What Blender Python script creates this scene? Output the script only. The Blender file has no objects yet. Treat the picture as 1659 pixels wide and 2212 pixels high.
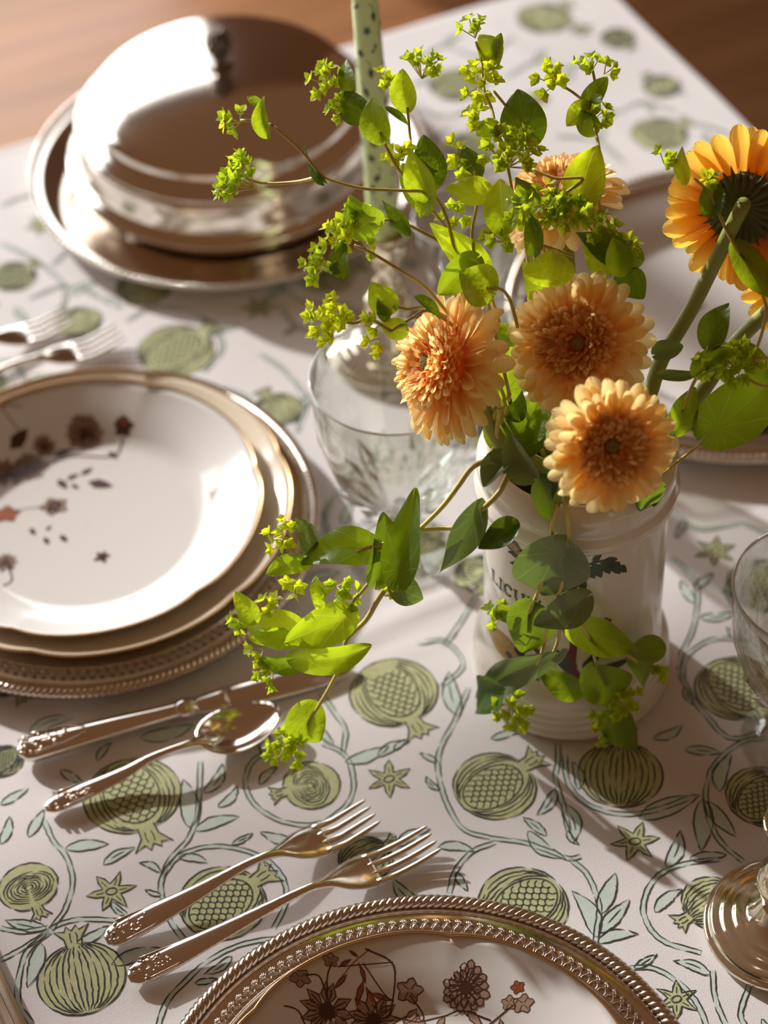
import bpy, math, random
import numpy as np
from mathutils import Matrix, Vector

random.seed(7)
rng = np.random.default_rng(7)
sc = bpy.context.scene
COL = sc.collection
PI = math.pi

# ------------------------------------------------------------------ camera
F_PX, CX, CY = 4919.0, 829.5, 1106.0          # focal length and centre in pixels of a 1659 x 2212 frame
CAM_H, PITCH, ROLL = 1.11, math.radians(45.4), math.radians(3.0)   # table top is z = 0
_u0 = np.array([0, math.sin(PITCH), math.cos(PITCH)]); _r0 = np.array([1., 0, 0])
FW = np.array([0, math.cos(PITCH), -math.sin(PITCH)])
RT = math.cos(ROLL) * _r0 - math.sin(ROLL) * _u0
UP = math.sin(ROLL) * _r0 + math.cos(ROLL) * _u0
ORG = np.array([0, 0, CAM_H])
cd = bpy.data.cameras.new('camera'); cam = bpy.data.objects.new('camera', cd); COL.objects.link(cam)
cam.matrix_world = Matrix(((RT[0], UP[0], -FW[0], ORG[0]), (RT[1], UP[1], -FW[1], ORG[1]), (RT[2], UP[2], -FW[2], ORG[2]), (0, 0, 0, 1)))
cd.sensor_fit = 'VERTICAL'; cd.sensor_height = 36.0; cd.lens = F_PX / 2212 * 36.0
cd.clip_start = 0.05; cd.clip_end = 50
cd.dof.use_dof = True; cd.dof.focus_distance = 1.29; cd.dof.aperture_fstop = 4.0
sc.camera = cam

# ------------------------------------------------------------------ light and exposure
sc.view_settings.view_transform = 'Standard'; sc.view_settings.look = 'None'
sc.view_settings.gamma = 1.0; sc.view_settings.use_curve_mapping = False
sc.view_settings.exposure = 0.0
sc.cycles.max_bounces = 8; sc.cycles.diffuse_bounces = 5; sc.cycles.glossy_bounces = 4; sc.cycles.transmission_bounces = 6; sc.cycles.transparent_max_bounces = 10
sc.cycles.use_adaptive_sampling = True; sc.cycles.adaptive_threshold = 0.025
sc.cycles.caustics_refractive = False; sc.cycles.sample_clamp_indirect = 6.0
w = bpy.data.worlds.new('room_light'); sc.world = w; w.use_nodes = True
w.node_tree.nodes['Background'].inputs[0].default_value = (0.145, 0.070, 0.032, 1)
w.node_tree.nodes['Background'].inputs[1].default_value = 1.0
SUN_DIR = Vector((-0.57, 0.65, 0.375)).normalized()
sl = bpy.data.lights.new('sun', 'SUN'); sl.energy = 5.1; sl.angle = math.radians(1.4); sl.color = (1.0, 0.975, 0.94)
so = bpy.data.objects.new('sun', sl); COL.objects.link(so); so.location = SUN_DIR * 6
so.rotation_euler = SUN_DIR.to_track_quat('Z', 'Y').to_euler()
TAB_A = math.radians(23.2)                      # the table stands turned by this much
E1 = np.array([math.cos(TAB_A), math.sin(TAB_A), 0]); E2 = np.array([-math.sin(TAB_A), math.cos(TAB_A), 0])
WIN_C = np.array([0, 1.1, 0]) + 2.15 * E2 - 0.95 * E1      # middle of the window wall, at table height
al = bpy.data.lights.new('window_daylight', 'AREA'); al.shape = 'RECTANGLE'; al.size = 3.2; al.size_y = 2.4
al.energy = 105; al.color = (0.93, 0.97, 1.0)
ao = bpy.data.objects.new('window_daylight', al); COL.objects.link(ao)
ao.matrix_world = Matrix(((E1[0], 0, E2[0], 0), (E1[1], 0, E2[1], 0), (0, 1, 0, 0), (0, 0, 0, 1)))
ao.location = WIN_C + 0.16 * E2 + np.array([0, 0, 0.50])

# ------------------------------------------------------------------ helpers
def ray(x, y): return FW + RT * (x - CX) / F_PX - UP * (y - CY) / F_PX
def P(x, y, z=0.0):
    d = ray(x, y); return ORG + d * ((z - ORG[2]) / d[2])
def D(x, y, d): return ORG + ray(x, y) * d
def camdir(a, b, c):
    v = RT * a + UP * b - FW * c; return v / np.linalg.norm(v)
def unit(v):
    v = np.asarray(v, float); n = np.linalg.norm(v); return v / n if n > 1e-12 else v

class MB:
    def __init__(s): s.v = []; s.f = []; s.m = []; s.uv = []
    def add(s, vs, fs, mat=0, uvs=None):
        o = len(s.v); s.v.extend([tuple(map(float, p)) for p in vs])
        s.uv.extend(uvs if uvs is not None else [(0.5, 0.5)] * len(vs))
        s.f.extend([tuple(i + o for i in f) for f in fs]); s.m.extend([mat] * len(fs))
    def mesh(s, name, mats, origin=(0, 0, 0), smooth=True):
        me = bpy.data.meshes.new(name); og = np.asarray(origin, float)
        vs = (np.array(s.v) - og).tolist() if s.v else []
        me.from_pydata(vs, [], s.f)
        for m in mats: me.materials.append(m)
        n = len(me.polygons)
        me.polygons.foreach_set('material_index', s.m)
        me.polygons.foreach_set('use_smooth', [smooth] * n)
        uvl = me.uv_layers.new(name='UVMap')
        li = np.empty(len(me.loops), dtype=np.int32); me.loops.foreach_get('vertex_index', li)
        uvl.data.foreach_set('uv', np.array(s.uv)[li].ravel())
        me.update(); return me
    def build(s, name, mats, parent=None, origin=None, smooth=True, loc=None):
        if not isinstance(mats, (list, tuple)): mats = [mats]
        if origin is None: origin = tuple(parent.location) if (parent is not None and loc is None) else (0, 0, 0)
        return link(name, s.mesh(name, mats, origin, smooth), parent, loc)

def link(name, me, parent=None, loc=None):
    o = bpy.data.objects.new(name, me); COL.objects.link(o)
    if parent is not None: o.parent = parent
    if loc is not None: o.location = loc
    return o
def tag(o, label=None, cat=None, group=None, kind=None):
    if label: o['label'] = label
    if cat: o['category'] = cat
    if group: o['group'] = group
    if kind: o['kind'] = kind
    return o
def empty(name, loc, label=None, cat=None, group=None, rz=0.0):
    o = bpy.data.objects.new(name, None); COL.objects.link(o); o.location = tuple(loc); o.rotation_euler = (0, 0, rz)
    o.empty_display_size = 0.02
    return tag(o, label, cat, group)
def copy_tree(o, parent=None):
    c = o.copy(); COL.objects.link(c)
    if parent is not None: c.parent = parent
    for ch in list(o.children): copy_tree(ch, c)
    return c

def catmull(pts, n=6):
    p = np.array(pts, float)
    if len(p) < 3: return np.array([p[0] + (p[-1] - p[0]) * t for t in np.linspace(0, 1, n + 1)])
    q = np.vstack([2 * p[0] - p[1], p, 2 * p[-1] - p[-2]]); out = []
    for i in range(1, len(q) - 2):
        for k in range(n):
            t = k / n; a, b, c, d = q[i - 1], q[i], q[i + 1], q[i + 2]
            out.append(0.5 * (2 * b + (c - a) * t + (2 * a - 5 * b + 4 * c - d) * t * t + (3 * b - a - 3 * c + d) * t ** 3))
    out.append(p[-1]); return np.array(out)

def tube(mb, pts, rad, n=6, mat=0, cap=True, sy=1.0):
    pts = np.array(pts, float); k = len(pts)
    rad = np.full(k, rad) if np.isscalar(rad) else np.interp(np.linspace(0, 1, k), np.linspace(0, 1, len(rad)), rad)
    tg = np.gradient(pts, axis=0); tg /= np.linalg.norm(tg, axis=1)[:, None] + 1e-12
    a = np.array([0, 0, 1.]) if abs(tg[0][2]) < 0.9 else np.array([1., 0, 0])
    x = unit(a - tg[0] * (a @ tg[0])); vs = []; uvs = []
    for i in range(k):
        x = unit(x - tg[i] * (x @ tg[i])); y = np.cross(tg[i], x)
        for j in range(n):
            t = 2 * PI * j / n; vs.append(pts[i] + rad[i] * (math.cos(t) * x * sy + math.sin(t) * y)); uvs.append((j / n, i / max(1, k - 1)))
    fs = [(i * n + j, i * n + (j + 1) % n, (i + 1) * n + (j + 1) % n, (i + 1) * n + j) for i in range(k - 1) for j in range(n)]
    if cap: fs += [tuple(range(n - 1, -1, -1)), tuple((k - 1) * n + j for j in range(n))]
    mb.add(vs, fs, mat, uvs)

def lathe(mb, prof, n=64, mat=0, c=(0, 0, 0), rf=None):
    k = len(prof); vs = []; uvs = []
    for i, (r, z) in enumerate(prof):
        for j in range(n):
            t = 2 * PI * j / n; rr = r * (rf(t, r) if rf else 1.0)
            vs.append((c[0] + rr * math.cos(t), c[1] + rr * math.sin(t), c[2] + z)); uvs.append((j / n, i / (k - 1)))
    fs = [(i * n + j, i * n + (j + 1) % n, (i + 1) * n + (j + 1) % n, (i + 1) * n + j) for i in range(k - 1) for j in range(n)]
    mb.add(vs, fs, mat, uvs)

def box(mb, lo, hi, mat=0, fr=None):
    x0, y0, z0 = lo; x1, y1, z1 = hi
    vs = [(x0, y0, z0), (x1, y0, z0), (x1, y1, z0), (x0, y1, z0), (x0, y0, z1), (x1, y0, z1), (x1, y1, z1), (x0, y1, z1)]
    if fr is not None: vs = [fr(*v) for v in vs]
    mb.add(vs, [(3, 2, 1, 0), (4, 5, 6, 7), (0, 1, 5, 4), (1, 2, 6, 5), (2, 3, 7, 6), (3, 0, 4, 7)], mat)

def ball(mb, c, r, n=8, m=5, mat=0, sz=1.0):
    vs = [(c[0], c[1], c[2] - r * sz)]
    for i in range(1, m):
        a = -PI / 2 + PI * i / m
        vs += [(c[0] + r * math.cos(a) * math.cos(2 * PI * j / n), c[1] + r * math.cos(a) * math.sin(2 * PI * j / n), c[2] + r * sz * math.sin(a)) for j in range(n)]
    vs.append((c[0], c[1], c[2] + r * sz)); t = len(vs) - 1
    fs = [(0, 1 + (j + 1) % n, 1 + j) for j in range(n)]
    for i in range(m - 2):
        b = 1 + i * n; fs += [(b + j, b + (j + 1) % n, b + n + (j + 1) % n, b + n + j) for j in range(n)]
    b = 1 + (m - 2) * n; fs += [(b + j, b + (j + 1) % n, t) for j in range(n)]
    mb.add(vs, fs, mat)

# 2-D print helpers: polygons and strokes given in a flat frame, put on a surface by a function f(x, y, lift)
def fill2(mb, pts, f, mat, lift):
    pts = np.array(pts, float); c = pts.mean(0); n = len(pts)
    mid = (pts + c) / 2
    vs = [f(p[0], p[1], lift) for p in pts] + [f(p[0], p[1], lift) for p in mid] + [f(c[0], c[1], lift)]
    fs = [(i, (i + 1) % n, n + (i + 1) % n, n + i) for i in range(n)] + [(n + i, n + (i + 1) % n, 2 * n) for i in range(n)]
    mb.add(vs, fs, mat)
def strip2(mb, a, b, f, mat, lift):
    n = len(a); vs = [f(p[0], p[1], lift) for p in a] + [f(p[0], p[1], lift) for p in b]
    mb.add(vs, [(i, i + 1, n + i + 1, n + i) for i in range(n - 1)], mat)
def stroke2(mb, pts, wd, f, mat, lift, closed=False, taper=False):
    p = np.array(pts, float)
    if closed: p = np.vstack([p, p[:1]])
    if len(p) < 2: return
    if closed:
        ext = np.vstack([p[-2], p, p[1]]); tg = ext[2:] - ext[:-2]
    else: tg = np.gradient(p, axis=0)
    tg /= np.linalg.norm(tg, axis=1)[:, None] + 1e-12; nr = np.stack([-tg[:, 1], tg[:, 0]], 1)
    k = len(p); ww = np.full(k, wd / 2)
    if taper: ww = ww * np.clip(np.sin(np.linspace(0.12, PI - 0.12, k)) * 1.3, 0.25, 1)
    ww = ww[:, None]
    strip2(mb, p + nr * ww, p - nr * ww, f, mat, lift)

# ------------------------------------------------------------------ materials
def newmat(name):
    m = bpy.data.materials.new(name); m.use_nodes = True; return m, m.node_tree.nodes, m.node_tree.links
def mat(name, col, rough=0.5, metal=0.0, bump=None, bump_s=0.2, var=None, spec=0.5, coat=0.0, sss=0.0, trans=0.0, ior=1.45, sheen=0.0):
    m, N, L = newmat(name); b = N['Principled BSDF']
    b.inputs['Base Color'].default_value = (*col, 1); b.inputs['Roughness'].default_value = rough
    b.inputs['Metallic'].default_value = metal; b.inputs['Specular IOR Level'].default_value = spec
    b.inputs['Coat Weight'].default_value = coat; b.inputs['Coat Roughness'].default_value = 0.06
    b.inputs['Transmission Weight'].default_value = trans; b.inputs['Sheen Weight'].default_value = sheen; b.inputs['Sheen Roughness'].default_value = 0.4; b.inputs['IOR'].default_value = ior
    if sss: b.inputs['Subsurface Weight'].default_value = sss; b.inputs['Subsurface Radius'].default_value = (0.01, 0.007, 0.004); b.inputs['Subsurface Scale'].default_value = 0.5
    tc = N.new('ShaderNodeTexCoord')
    if bump:
        n = N.new('ShaderNodeTexNoise'); n.inputs['Scale'].default_value = bump; n.inputs['Detail'].default_value = 4
        L.new(tc.outputs['Object'], n.inputs['Vector'])
        bp = N.new('ShaderNodeBump'); bp.inputs['Strength'].default_value = bump_s; bp.inputs['Distance'].default_value = 0.001
        L.new(n.outputs['Fac'], bp.inputs['Height']); L.new(bp.outputs['Normal'], b.inputs['Normal'])
    if var:                                            # (scale, second colour, amount)
        n = N.new('ShaderNodeTexNoise'); n.inputs['Scale'].default_value = var[0]; n.inputs['Detail'].default_value = 5
        L.new(tc.outputs['Object'], n.inputs['Vector'])
        r = N.new('ShaderNodeValToRGB'); r.color_ramp.elements[0].position = 0.5 - var[2] / 2; r.color_ramp.elements[1].position = 0.5 + var[2] / 2
        r.color_ramp.elements[0].color = (*col, 1); r.color_ramp.elements[1].color = (*var[1], 1)
        L.new(n.outputs['Fac'], r.inputs['Fac']); L.new(r.outputs['Color'], b.inputs['Base Color'])
    return m
SILVER = mat('silver', (0.84, 0.77, 0.69), 0.12, 1.0, bump=60, bump_s=0.02)
SILVER_OLD = mat('tarnished_silver', (0.76, 0.67, 0.58), 0.2, 1.0, bump=900, bump_s=0.05, var=(40, (0.60, 0.50, 0.42), 0.5))
SILVER_DARK = mat('dark_silver', (0.22, 0.18, 0.15), 0.45, 1.0)  # darker, rougher silver covering the whole lid knob
PORCELAIN = mat('white_porcelain', (0.74, 0.71, 0.68), 0.12, 0, spec=0.55, coat=0.4)
CREAM_CHINA = mat('cream_porcelain', (0.80, 0.70, 0.55), 0.15, 0, coat=0.3)
GILT = mat('gilt_edge', (0.72, 0.47, 0.24), 0.25, 1.0)
CERAMIC = mat('glazed_ceramic', (0.80, 0.74, 0.66), 0.16, 0, bump=18, bump_s=0.05, coat=0.5, var=(9, (0.74, 0.67, 0.58), 0.6))
CLOTH = mat('cotton_cloth', (0.75, 0.72, 0.715), 0.85, 0, bump=1400, bump_s=0.22, var=(12, (0.72, 0.685, 0.68), 0.7), spec=0.25, sheen=0.25)
P_GREEN = mat('print_sage', (0.45, 0.46, 0.235), 0.85, 0, bump=1400, bump_s=0.2, var=(260, (0.54, 0.55, 0.32), 0.4), spec=0.2)
P_MINT = mat('print_mint', (0.52, 0.62, 0.56), 0.85, 0, bump=1400, bump_s=0.2, var=(200, (0.62, 0.68, 0.63), 0.4), spec=0.2)
P_LINE = mat('print_line', (0.022, 0.028, 0.026), 0.9, 0, var=(420, (0.09, 0.10, 0.09), 0.35), spec=0.2)
WOOD_FLOOR = mat('oak_floor', (0.30, 0.125, 0.055), 0.38, 0)
WALL = mat('wall_paint', (0.45, 0.33, 0.25), 0.8)
WHITE_PAINT = mat('white_paint', (0.8, 0.78, 0.74), 0.5)
TABLE_WOOD = mat('table_wood', (0.16, 0.07, 0.035), 0.4, var=(6, (0.10, 0.045, 0.02), 0.6))
TAN_WOOD = mat('streaked_wood', (0.42, 0.29, 0.16), 0.5)
CANDLE = mat('green_wax', (0.64, 0.78, 0.38), 0.42, 0, sss=0.25)
CANDLE_INK = mat('candle_print', (0.035, 0.07, 0.05), 0.6)
AMBER = mat('silvered_glass', (0.86, 0.77, 0.60), 0.09, 0.92, bump=35, bump_s=0.06)
JAR_DARK = mat('jar_dark', (0.02, 0.02, 0.012), 0.9)
BROWN1 = mat('transfer_brown', (0.075, 0.032, 0.022), 0.3)
BROWN2 = mat('transfer_light_brown', (0.36, 0.24, 0.17), 0.3)
RUST = mat('transfer_rust', (0.33, 0.085, 0.028), 0.3)
J_INK = mat('jar_black', (0.02, 0.018, 0.02), 0.3)
J_GREEN = mat('jar_green', (0.035, 0.065, 0.04), 0.3, var=(120, (0.07, 0.10, 0.06), 0.5))
J_RED = mat('jar_crimson', (0.22, 0.02, 0.03), 0.3)
J_BLUE = mat('jar_blue', (0.10, 0.15, 0.24), 0.3)
J_YEL = mat('jar_ochre', (0.55, 0.33, 0.07), 0.3, var=(90, (0.30, 0.15, 0.04), 0.5))
def grain(m, c1, c2, sx, sy):
    N, L = m.node_tree.nodes, m.node_tree.links; b = N['Principled BSDF']
    tc = N.new('ShaderNodeTexCoord'); mp = N.new('ShaderNodeMapping'); mp.inputs['Scale'].default_value = (sx, sy, sy)
    n = N.new('ShaderNodeTexNoise'); n.inputs['Scale'].default_value = 1; n.inputs['Detail'].default_value = 6
    oi = N.new('ShaderNodeObjectInfo'); ad = N.new('ShaderNodeVectorMath'); ad.operation = 'ADD'
    L.new(tc.outputs['Object'], mp.inputs['Vector']); L.new(mp.outputs['Vector'], ad.inputs[0]); L.new(oi.outputs['Random'], ad.inputs[1])
    L.new(ad.outputs[0], n.inputs['Vector'])
    r = N.new('ShaderNodeValToRGB'); r.color_ramp.elements[0].position = 0.36; r.color_ramp.elements[1].position = 0.64
    r.color_ramp.elements[0].color = (*c1, 1); r.color_ramp.elements[1].color = (*c2, 1)
    hs = N.new('ShaderNodeHueSaturation'); mt = N.new('ShaderNodeMath'); mt.operation = 'MULTIPLY_ADD'; mt.inputs[1].default_value = 0.4; mt.inputs[2].default_value = 0.8
    L.new(oi.outputs['Random'], mt.inputs[0]); L.new(mt.outputs[0], hs.inputs['Value'])
    L.new(n.outputs['Fac'], r.inputs['Fac']); L.new(r.outputs['Color'], hs.inputs['Color']); L.new(hs.outputs['Color'], b.inputs['Base Color'])
grain(WOOD_FLOOR, (0.31, 0.145, 0.058), (0.22, 0.092, 0.036), 2, 40)
grain(TAN_WOOD, (0.50, 0.36, 0.21), (0.13, 0.07, 0.035), 9, 170)

def glassmat(name, tint, rough=0.02):
    m, N, L = newmat(name); N.remove(N['Principled BSDF']); out = N['Material Output']
    t = N.new('ShaderNodeBsdfTransparent'); t.inputs[0].default_value = (*tint, 1)
    g = N.new('ShaderNodeBsdfGlossy'); g.inputs['Roughness'].default_value = rough; g.inputs['Color'].default_value = (1, 1, 1, 1)
    lw = N.new('ShaderNodeLayerWeight'); lw.inputs['Blend'].default_value = 0.5
    pw = N.new('ShaderNodeMath'); pw.operation = 'POWER'; pw.inputs[1].default_value = 3.5; L.new(lw.outputs['Facing'], pw.inputs[0])
    fr = N.new('ShaderNodeMath'); fr.operation = 'MULTIPLY_ADD'; fr.inputs[1].default_value = 0.88; fr.inputs[2].default_value = 0.08; L.new(pw.outputs[0], fr.inputs[0])
    mx = N.new('ShaderNodeMixShader'); L.new(fr.outputs[0], mx.inputs[0]); L.new(t.outputs[0], mx.inputs[1]); L.new(g.outputs[0], mx.inputs[2])
    L.new(mx.outputs[0], out.inputs['Surface']); return m
GLASS = glassmat('clear_glass', (0.94, 0.95, 0.93))
GLASS_EDGE = mat('white_glint_edge', (0.93, 0.94, 0.92), 0.08, 0, trans=0.55, ior=1.4)  # half-opaque white: the bright glint along the rim is put into the colour
CRYSTAL = mat('crystal', (0.98, 0.98, 0.96), 0.02, 0, trans=1.0, ior=1.5)

def petalmat(name, base, tip, glow):
    m, N, L = newmat(name); N.remove(N['Principled BSDF']); out = N['Material Output']
    uv = N.new('ShaderNodeUVMap'); sp = N.new('ShaderNodeSeparateXYZ'); L.new(uv.outputs[0], sp.inputs[0])
    r = N.new('ShaderNodeValToRGB'); r.color_ramp.elements[0].color = (*base, 1); r.color_ramp.elements[1].color = (*tip, 1)
    r.color_ramp.elements[0].position = 0.15; r.color_ramp.elements[1].position = 0.8
    L.new(sp.outputs[1], r.inputs[0])
    ml = N.new('ShaderNodeMath'); ml.operation = 'MULTIPLY'; ml.inputs[1].default_value = 44.0; L.new(sp.outputs[0], ml.inputs[0])
    sn = N.new('ShaderNodeMath'); sn.operation = 'SINE'; L.new(ml.outputs[0], sn.inputs[0])
    bp = N.new('ShaderNodeBump'); bp.inputs['Strength'].default_value = 0.25; bp.inputs['Distance'].default_value = 0.0006; L.new(sn.outputs[0], bp.inputs['Height'])
    d = N.new('ShaderNodeBsdfPrincipled'); d.inputs['Roughness'].default_value = 0.55; d.inputs['Specular IOR Level'].default_value = 0.25; L.new(r.outputs[0], d.inputs['Base Color']); L.new(bp.outputs[0], d.inputs['Normal'])
    t = N.new('ShaderNodeBsdfTranslucent')
    mu = N.new('ShaderNodeMix'); mu.data_type = 'RGBA'; mu.blend_type = 'MULTIPLY'; mu.inputs[0].default_value = 1.0; mu.inputs[7].default_value = (*glow, 1)
    L.new(r.outputs[0], mu.inputs[6]); L.new(mu.outputs[2], t.inputs[0])
    mx = N.new('ShaderNodeMixShader'); mx.inputs[0].default_value = 0.68
    L.new(d.outputs[0], mx.inputs[1]); L.new(t.outputs[0], mx.inputs[2]); L.new(mx.outputs[0], out.inputs['Surface']); return m
PEACH = petalmat('peach_petal', (1.0, 0.51, 0.13), (1.0, 0.80, 0.44), (1.0, 0.96, 0.78))
PEACH_IN = petalmat('peach_floret', (1.0, 0.44, 0.085), (1.0, 0.74, 0.34), (1.0, 0.96, 0.78))
YELLOW = petalmat('yellow_petal', (0.95, 0.50, 0.07), (1.0, 0.74, 0.20), (1.0, 0.85, 0.45))
YELLOW_IN = petalmat('yellow_floret', (0.85, 0.40, 0.05), (0.92, 0.60, 0.12), (1.0, 0.85, 0.5))
EYE = mat('flower_eye', (0.30, 0.21, 0.06), 0.8, var=(700, (0.40, 0.31, 0.10), 0.3))
SEPAL = mat('sepal_green', (0.10, 0.115, 0.045), 0.7, var=(300, (0.16, 0.17, 0.07), 0.4))
STEM_G = mat('gerbera_stem', (0.30, 0.34, 0.075), 0.55, bump=500, bump_s=0.2)
STEM_B = mat('sprig_stem', (0.72, 0.62, 0.17), 0.45, var=(28, (0.46, 0.36, 0.10), 0.4))
YDOT = mat('tiny_yellow_bloom', (0.72, 0.50, 0.03), 0.6)

def leafmat(name, top, under, glow, trans=0.5, spread=0.3, v0=0.30, v1=0.95):
    m, N, L = newmat(name); N.remove(N['Principled BSDF']); out = N['Material Output']
    uv = N.new('ShaderNodeUVMap'); sp = N.new('ShaderNodeSeparateXYZ'); L.new(uv.outputs[0], sp.inputs[0])
    def mth(op, a, b=None):
        n = N.new('ShaderNodeMath'); n.operation = op
        for i, q in enumerate((a, b)):
            if q is None: continue
            if isinstance(q, (int, float)): n.inputs[i].default_value = q
            else: L.new(q, n.inputs[i])
        return n.outputs[0]
    x = mth('SUBTRACT', sp.outputs[0], 0.5); ax = mth('ABSOLUTE', x); y = mth('SUBTRACT', sp.outputs[1], 0.10)
    an = mth('ARCTAN2', ax, mth('ADD', y, mth('MULTIPLY', mth('MULTIPLY', ax, ax), 0.9))); s = mth('ABSOLUTE', mth('SINE', mth('MULTIPLY', an, 7.0)))
    rad = mth('SQRT', mth('ADD', mth('MULTIPLY', x, x), mth('MULTIPLY', y, y)))
    vein = mth('POWER', mth('SUBTRACT', 1.0, mth('MINIMUM', mth('MULTIPLY', s, mth('ADD', mth('MULTIPLY', rad, 1.6), 0.35)), 1.0)), 16.0)
    oi = N.new('ShaderNodeObjectInfo'); geo = N.new('ShaderNodeNewGeometry')
    tc = N.new('ShaderNodeTexCoord'); nz = N.new('ShaderNodeTexNoise'); nz.inputs['Scale'].default_value = 3.0; L.new(tc.outputs['Object'], nz.inputs['Vector'])
    bp = N.new('ShaderNodeBump'); bp.inputs['Strength'].default_value = 0.16; bp.inputs['Distance'].default_value = 0.012; L.new(mth('SUBTRACT', nz.outputs['Fac'], mth('MULTIPLY', vein, 0.12)), bp.inputs['Height'])
    mx0 = N.new('ShaderNodeMix'); mx0.data_type = 'RGBA'; mx0.inputs[6].default_value = (*top, 1); mx0.inputs[7].default_value = (*under, 1); L.new(geo.outputs['Backfacing'], mx0.inputs[0])
    mx1 = N.new('ShaderNodeMix'); mx1.data_type = 'RGBA'; L.new(mth('MULTIPLY', vein, 0.4), mx1.inputs[0]); L.new(mx0.outputs[2], mx1.inputs[6]); mx1.inputs[7].default_value = (0.30, 0.40, 0.12, 1)
    d = N.new('ShaderNodeBsdfPrincipled'); d.inputs['Roughness'].default_value = 0.42; d.inputs['Specular IOR Level'].default_value = 0.45; L.new(mx1.outputs[2], d.inputs['Base Color']); L.new(bp.outputs[0], d.inputs['Normal'])
    t = N.new('ShaderNodeBsdfTranslucent'); mx2 = N.new('ShaderNodeMix'); mx2.data_type = 'RGBA'; L.new(mth('MULTIPLY', vein, 0.5), mx2.inputs[0]); mx2.inputs[6].default_value = (*glow, 1); mx2.inputs[7].default_value = (0.80, 0.86, 0.25, 1)
    hs = N.new('ShaderNodeHueSaturation'); L.new(mth('ADD', mth('MULTIPLY', oi.outputs['Random'], v1), v0), hs.inputs['Value']); L.new(mth('ADD', mth('MULTIPLY', oi.outputs['Random'], -0.03), 0.525), hs.inputs['Hue']); L.new(mx2.outputs[2], hs.inputs['Color']); L.new(hs.outputs[0], t.inputs[0]); L.new(bp.outputs[0], t.inputs['Normal'])
    ms = N.new('ShaderNodeMixShader'); L.new(mth('ADD', mth('MULTIPLY', oi.outputs['Random'], spread), trans - spread / 2), ms.inputs[0])
    L.new(d.outputs[0], ms.inputs[1]); L.new(t.outputs[0], ms.inputs[2]); L.new(ms.outputs[0], out.inputs['Surface']); return m
LEAF = leafmat('sprig_leaf', (0.040, 0.095, 0.013), (0.070, 0.125, 0.035), (0.56, 0.68, 0.012), 0.52)
LEAF_GREY = leafmat('sprig_leaf_dusty', (0.19, 0.225, 0.12), (0.22, 0.26, 0.14), (0.26, 0.36, 0.04), 0.28, 0.1, 0.7, 0.4)
BRACT = leafmat('sprig_bract', (0.15, 0.25, 0.016), (0.16, 0.25, 0.03), (0.80, 0.84, 0.02), 0.58, 0.1, 0.95, 0.2)

# ------------------------------------------------------------------ the setting: floor, window wall, table, cloth
FLOOR_Z = -0.75
def TF(a, b, z=0.0): return np.array([0, 1.1, 0]) + a * E1 + b * E2 + np.array([0, 0, z])     # table frame -> world
fl = MB(); box(fl, (-2.6, -2.2, FLOOR_Z - 0.04), (2.6, 2.1, FLOOR_Z - 0.012), 0, TF)
floor = tag(fl.build('floor', TABLE_WOOD, origin=(0, 0, 0), smooth=False), kind='structure')
PW, PL = 0.13, 1.3
pm = MB(); box(pm, (-PL / 2 + 0.001, -PW / 2 + 0.0012, -0.012), (PL / 2 - 0.001, PW / 2 - 0.0012, 0)); pme = pm.mesh('plank', [WOOD_FLOOR], smooth=False)
for j in range(33):
    for i in range(4):
        a = -2.6 + PL * (i + 0.5); 
        o = link('plank', pme, floor, TF(a, -2.2 + PW * (j + 0.5), FLOOR_Z)); o.rotation_euler = (0, 0, TAB_A)
# window wall beyond the far end of the table: three casements with glazing bars
def WF(a, b, z): return WIN_C + a * E1 + b * E2 + np.array([0, 0, z])
wl = MB(); W0, W1, WZ0, WZ1 = -1.6, 1.6, -0.70, 1.72
for lo, hi in (((-2.4, 0, FLOOR_Z), (W0, 0.12, 2.0)), ((W1, 0, FLOOR_Z), (2.6, 0.12, 2.0)), ((W0, 0, FLOOR_Z), (W1, 0.12, WZ0)), ((W0, 0, WZ1), (W1, 0.12, 2.0))):
    box(wl, lo, hi, 0, WF)
tag(wl.build('wall_back', WALL, smooth=False), kind='structure')
wn = MB(); box(wn, (W0, 0.02, WZ0), (W0 + 0.05, 0.09, WZ1), 0, WF); box(wn, (W1 - 0.05, 0.02, WZ0), (W1, 0.09, WZ1), 0, WF)
box(wn, (W0 + 0.05, 0.02, WZ0), (W1 - 0.05, 0.09, WZ0 + 0.05), 0, WF); box(wn, (W0 + 0.05, 0.02, WZ1 - 0.05), (W1 - 0.05, 0.09, WZ1), 0, WF)
win = tag(wn.build('window_1', WHITE_PAINT, smooth=False), kind='structure')
for k in (1, 2):
    q = MB(); xx = W0 + (W1 - W0) * k / 3; box(q, (xx - 0.03, 0.025, WZ0 + 0.05), (xx + 0.03, 0.085, WZ1 - 0.05), 0, WF); q.build('mullion', WHITE_PAINT, win, smooth=False)
for k in range(3):
    for m in (1, 2, 3):
        q = MB(); x0 = W0 + (W1 - W0) * k / 3 + 0.03 + (0.02 if k == 0 else 0); x1 = W0 + (W1 - W0) * (k + 1) / 3 - 0.03 - (0.02 if k == 2 else 0)
        zz = WZ0 + (WZ1 - WZ0) * m / 4; box(q, (x0, 0.04, zz - 0.01), (x1, 0.07, zz + 0.01), 0, WF); q.build('glazing_bar', WHITE_PAINT, win, smooth=False)

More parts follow.
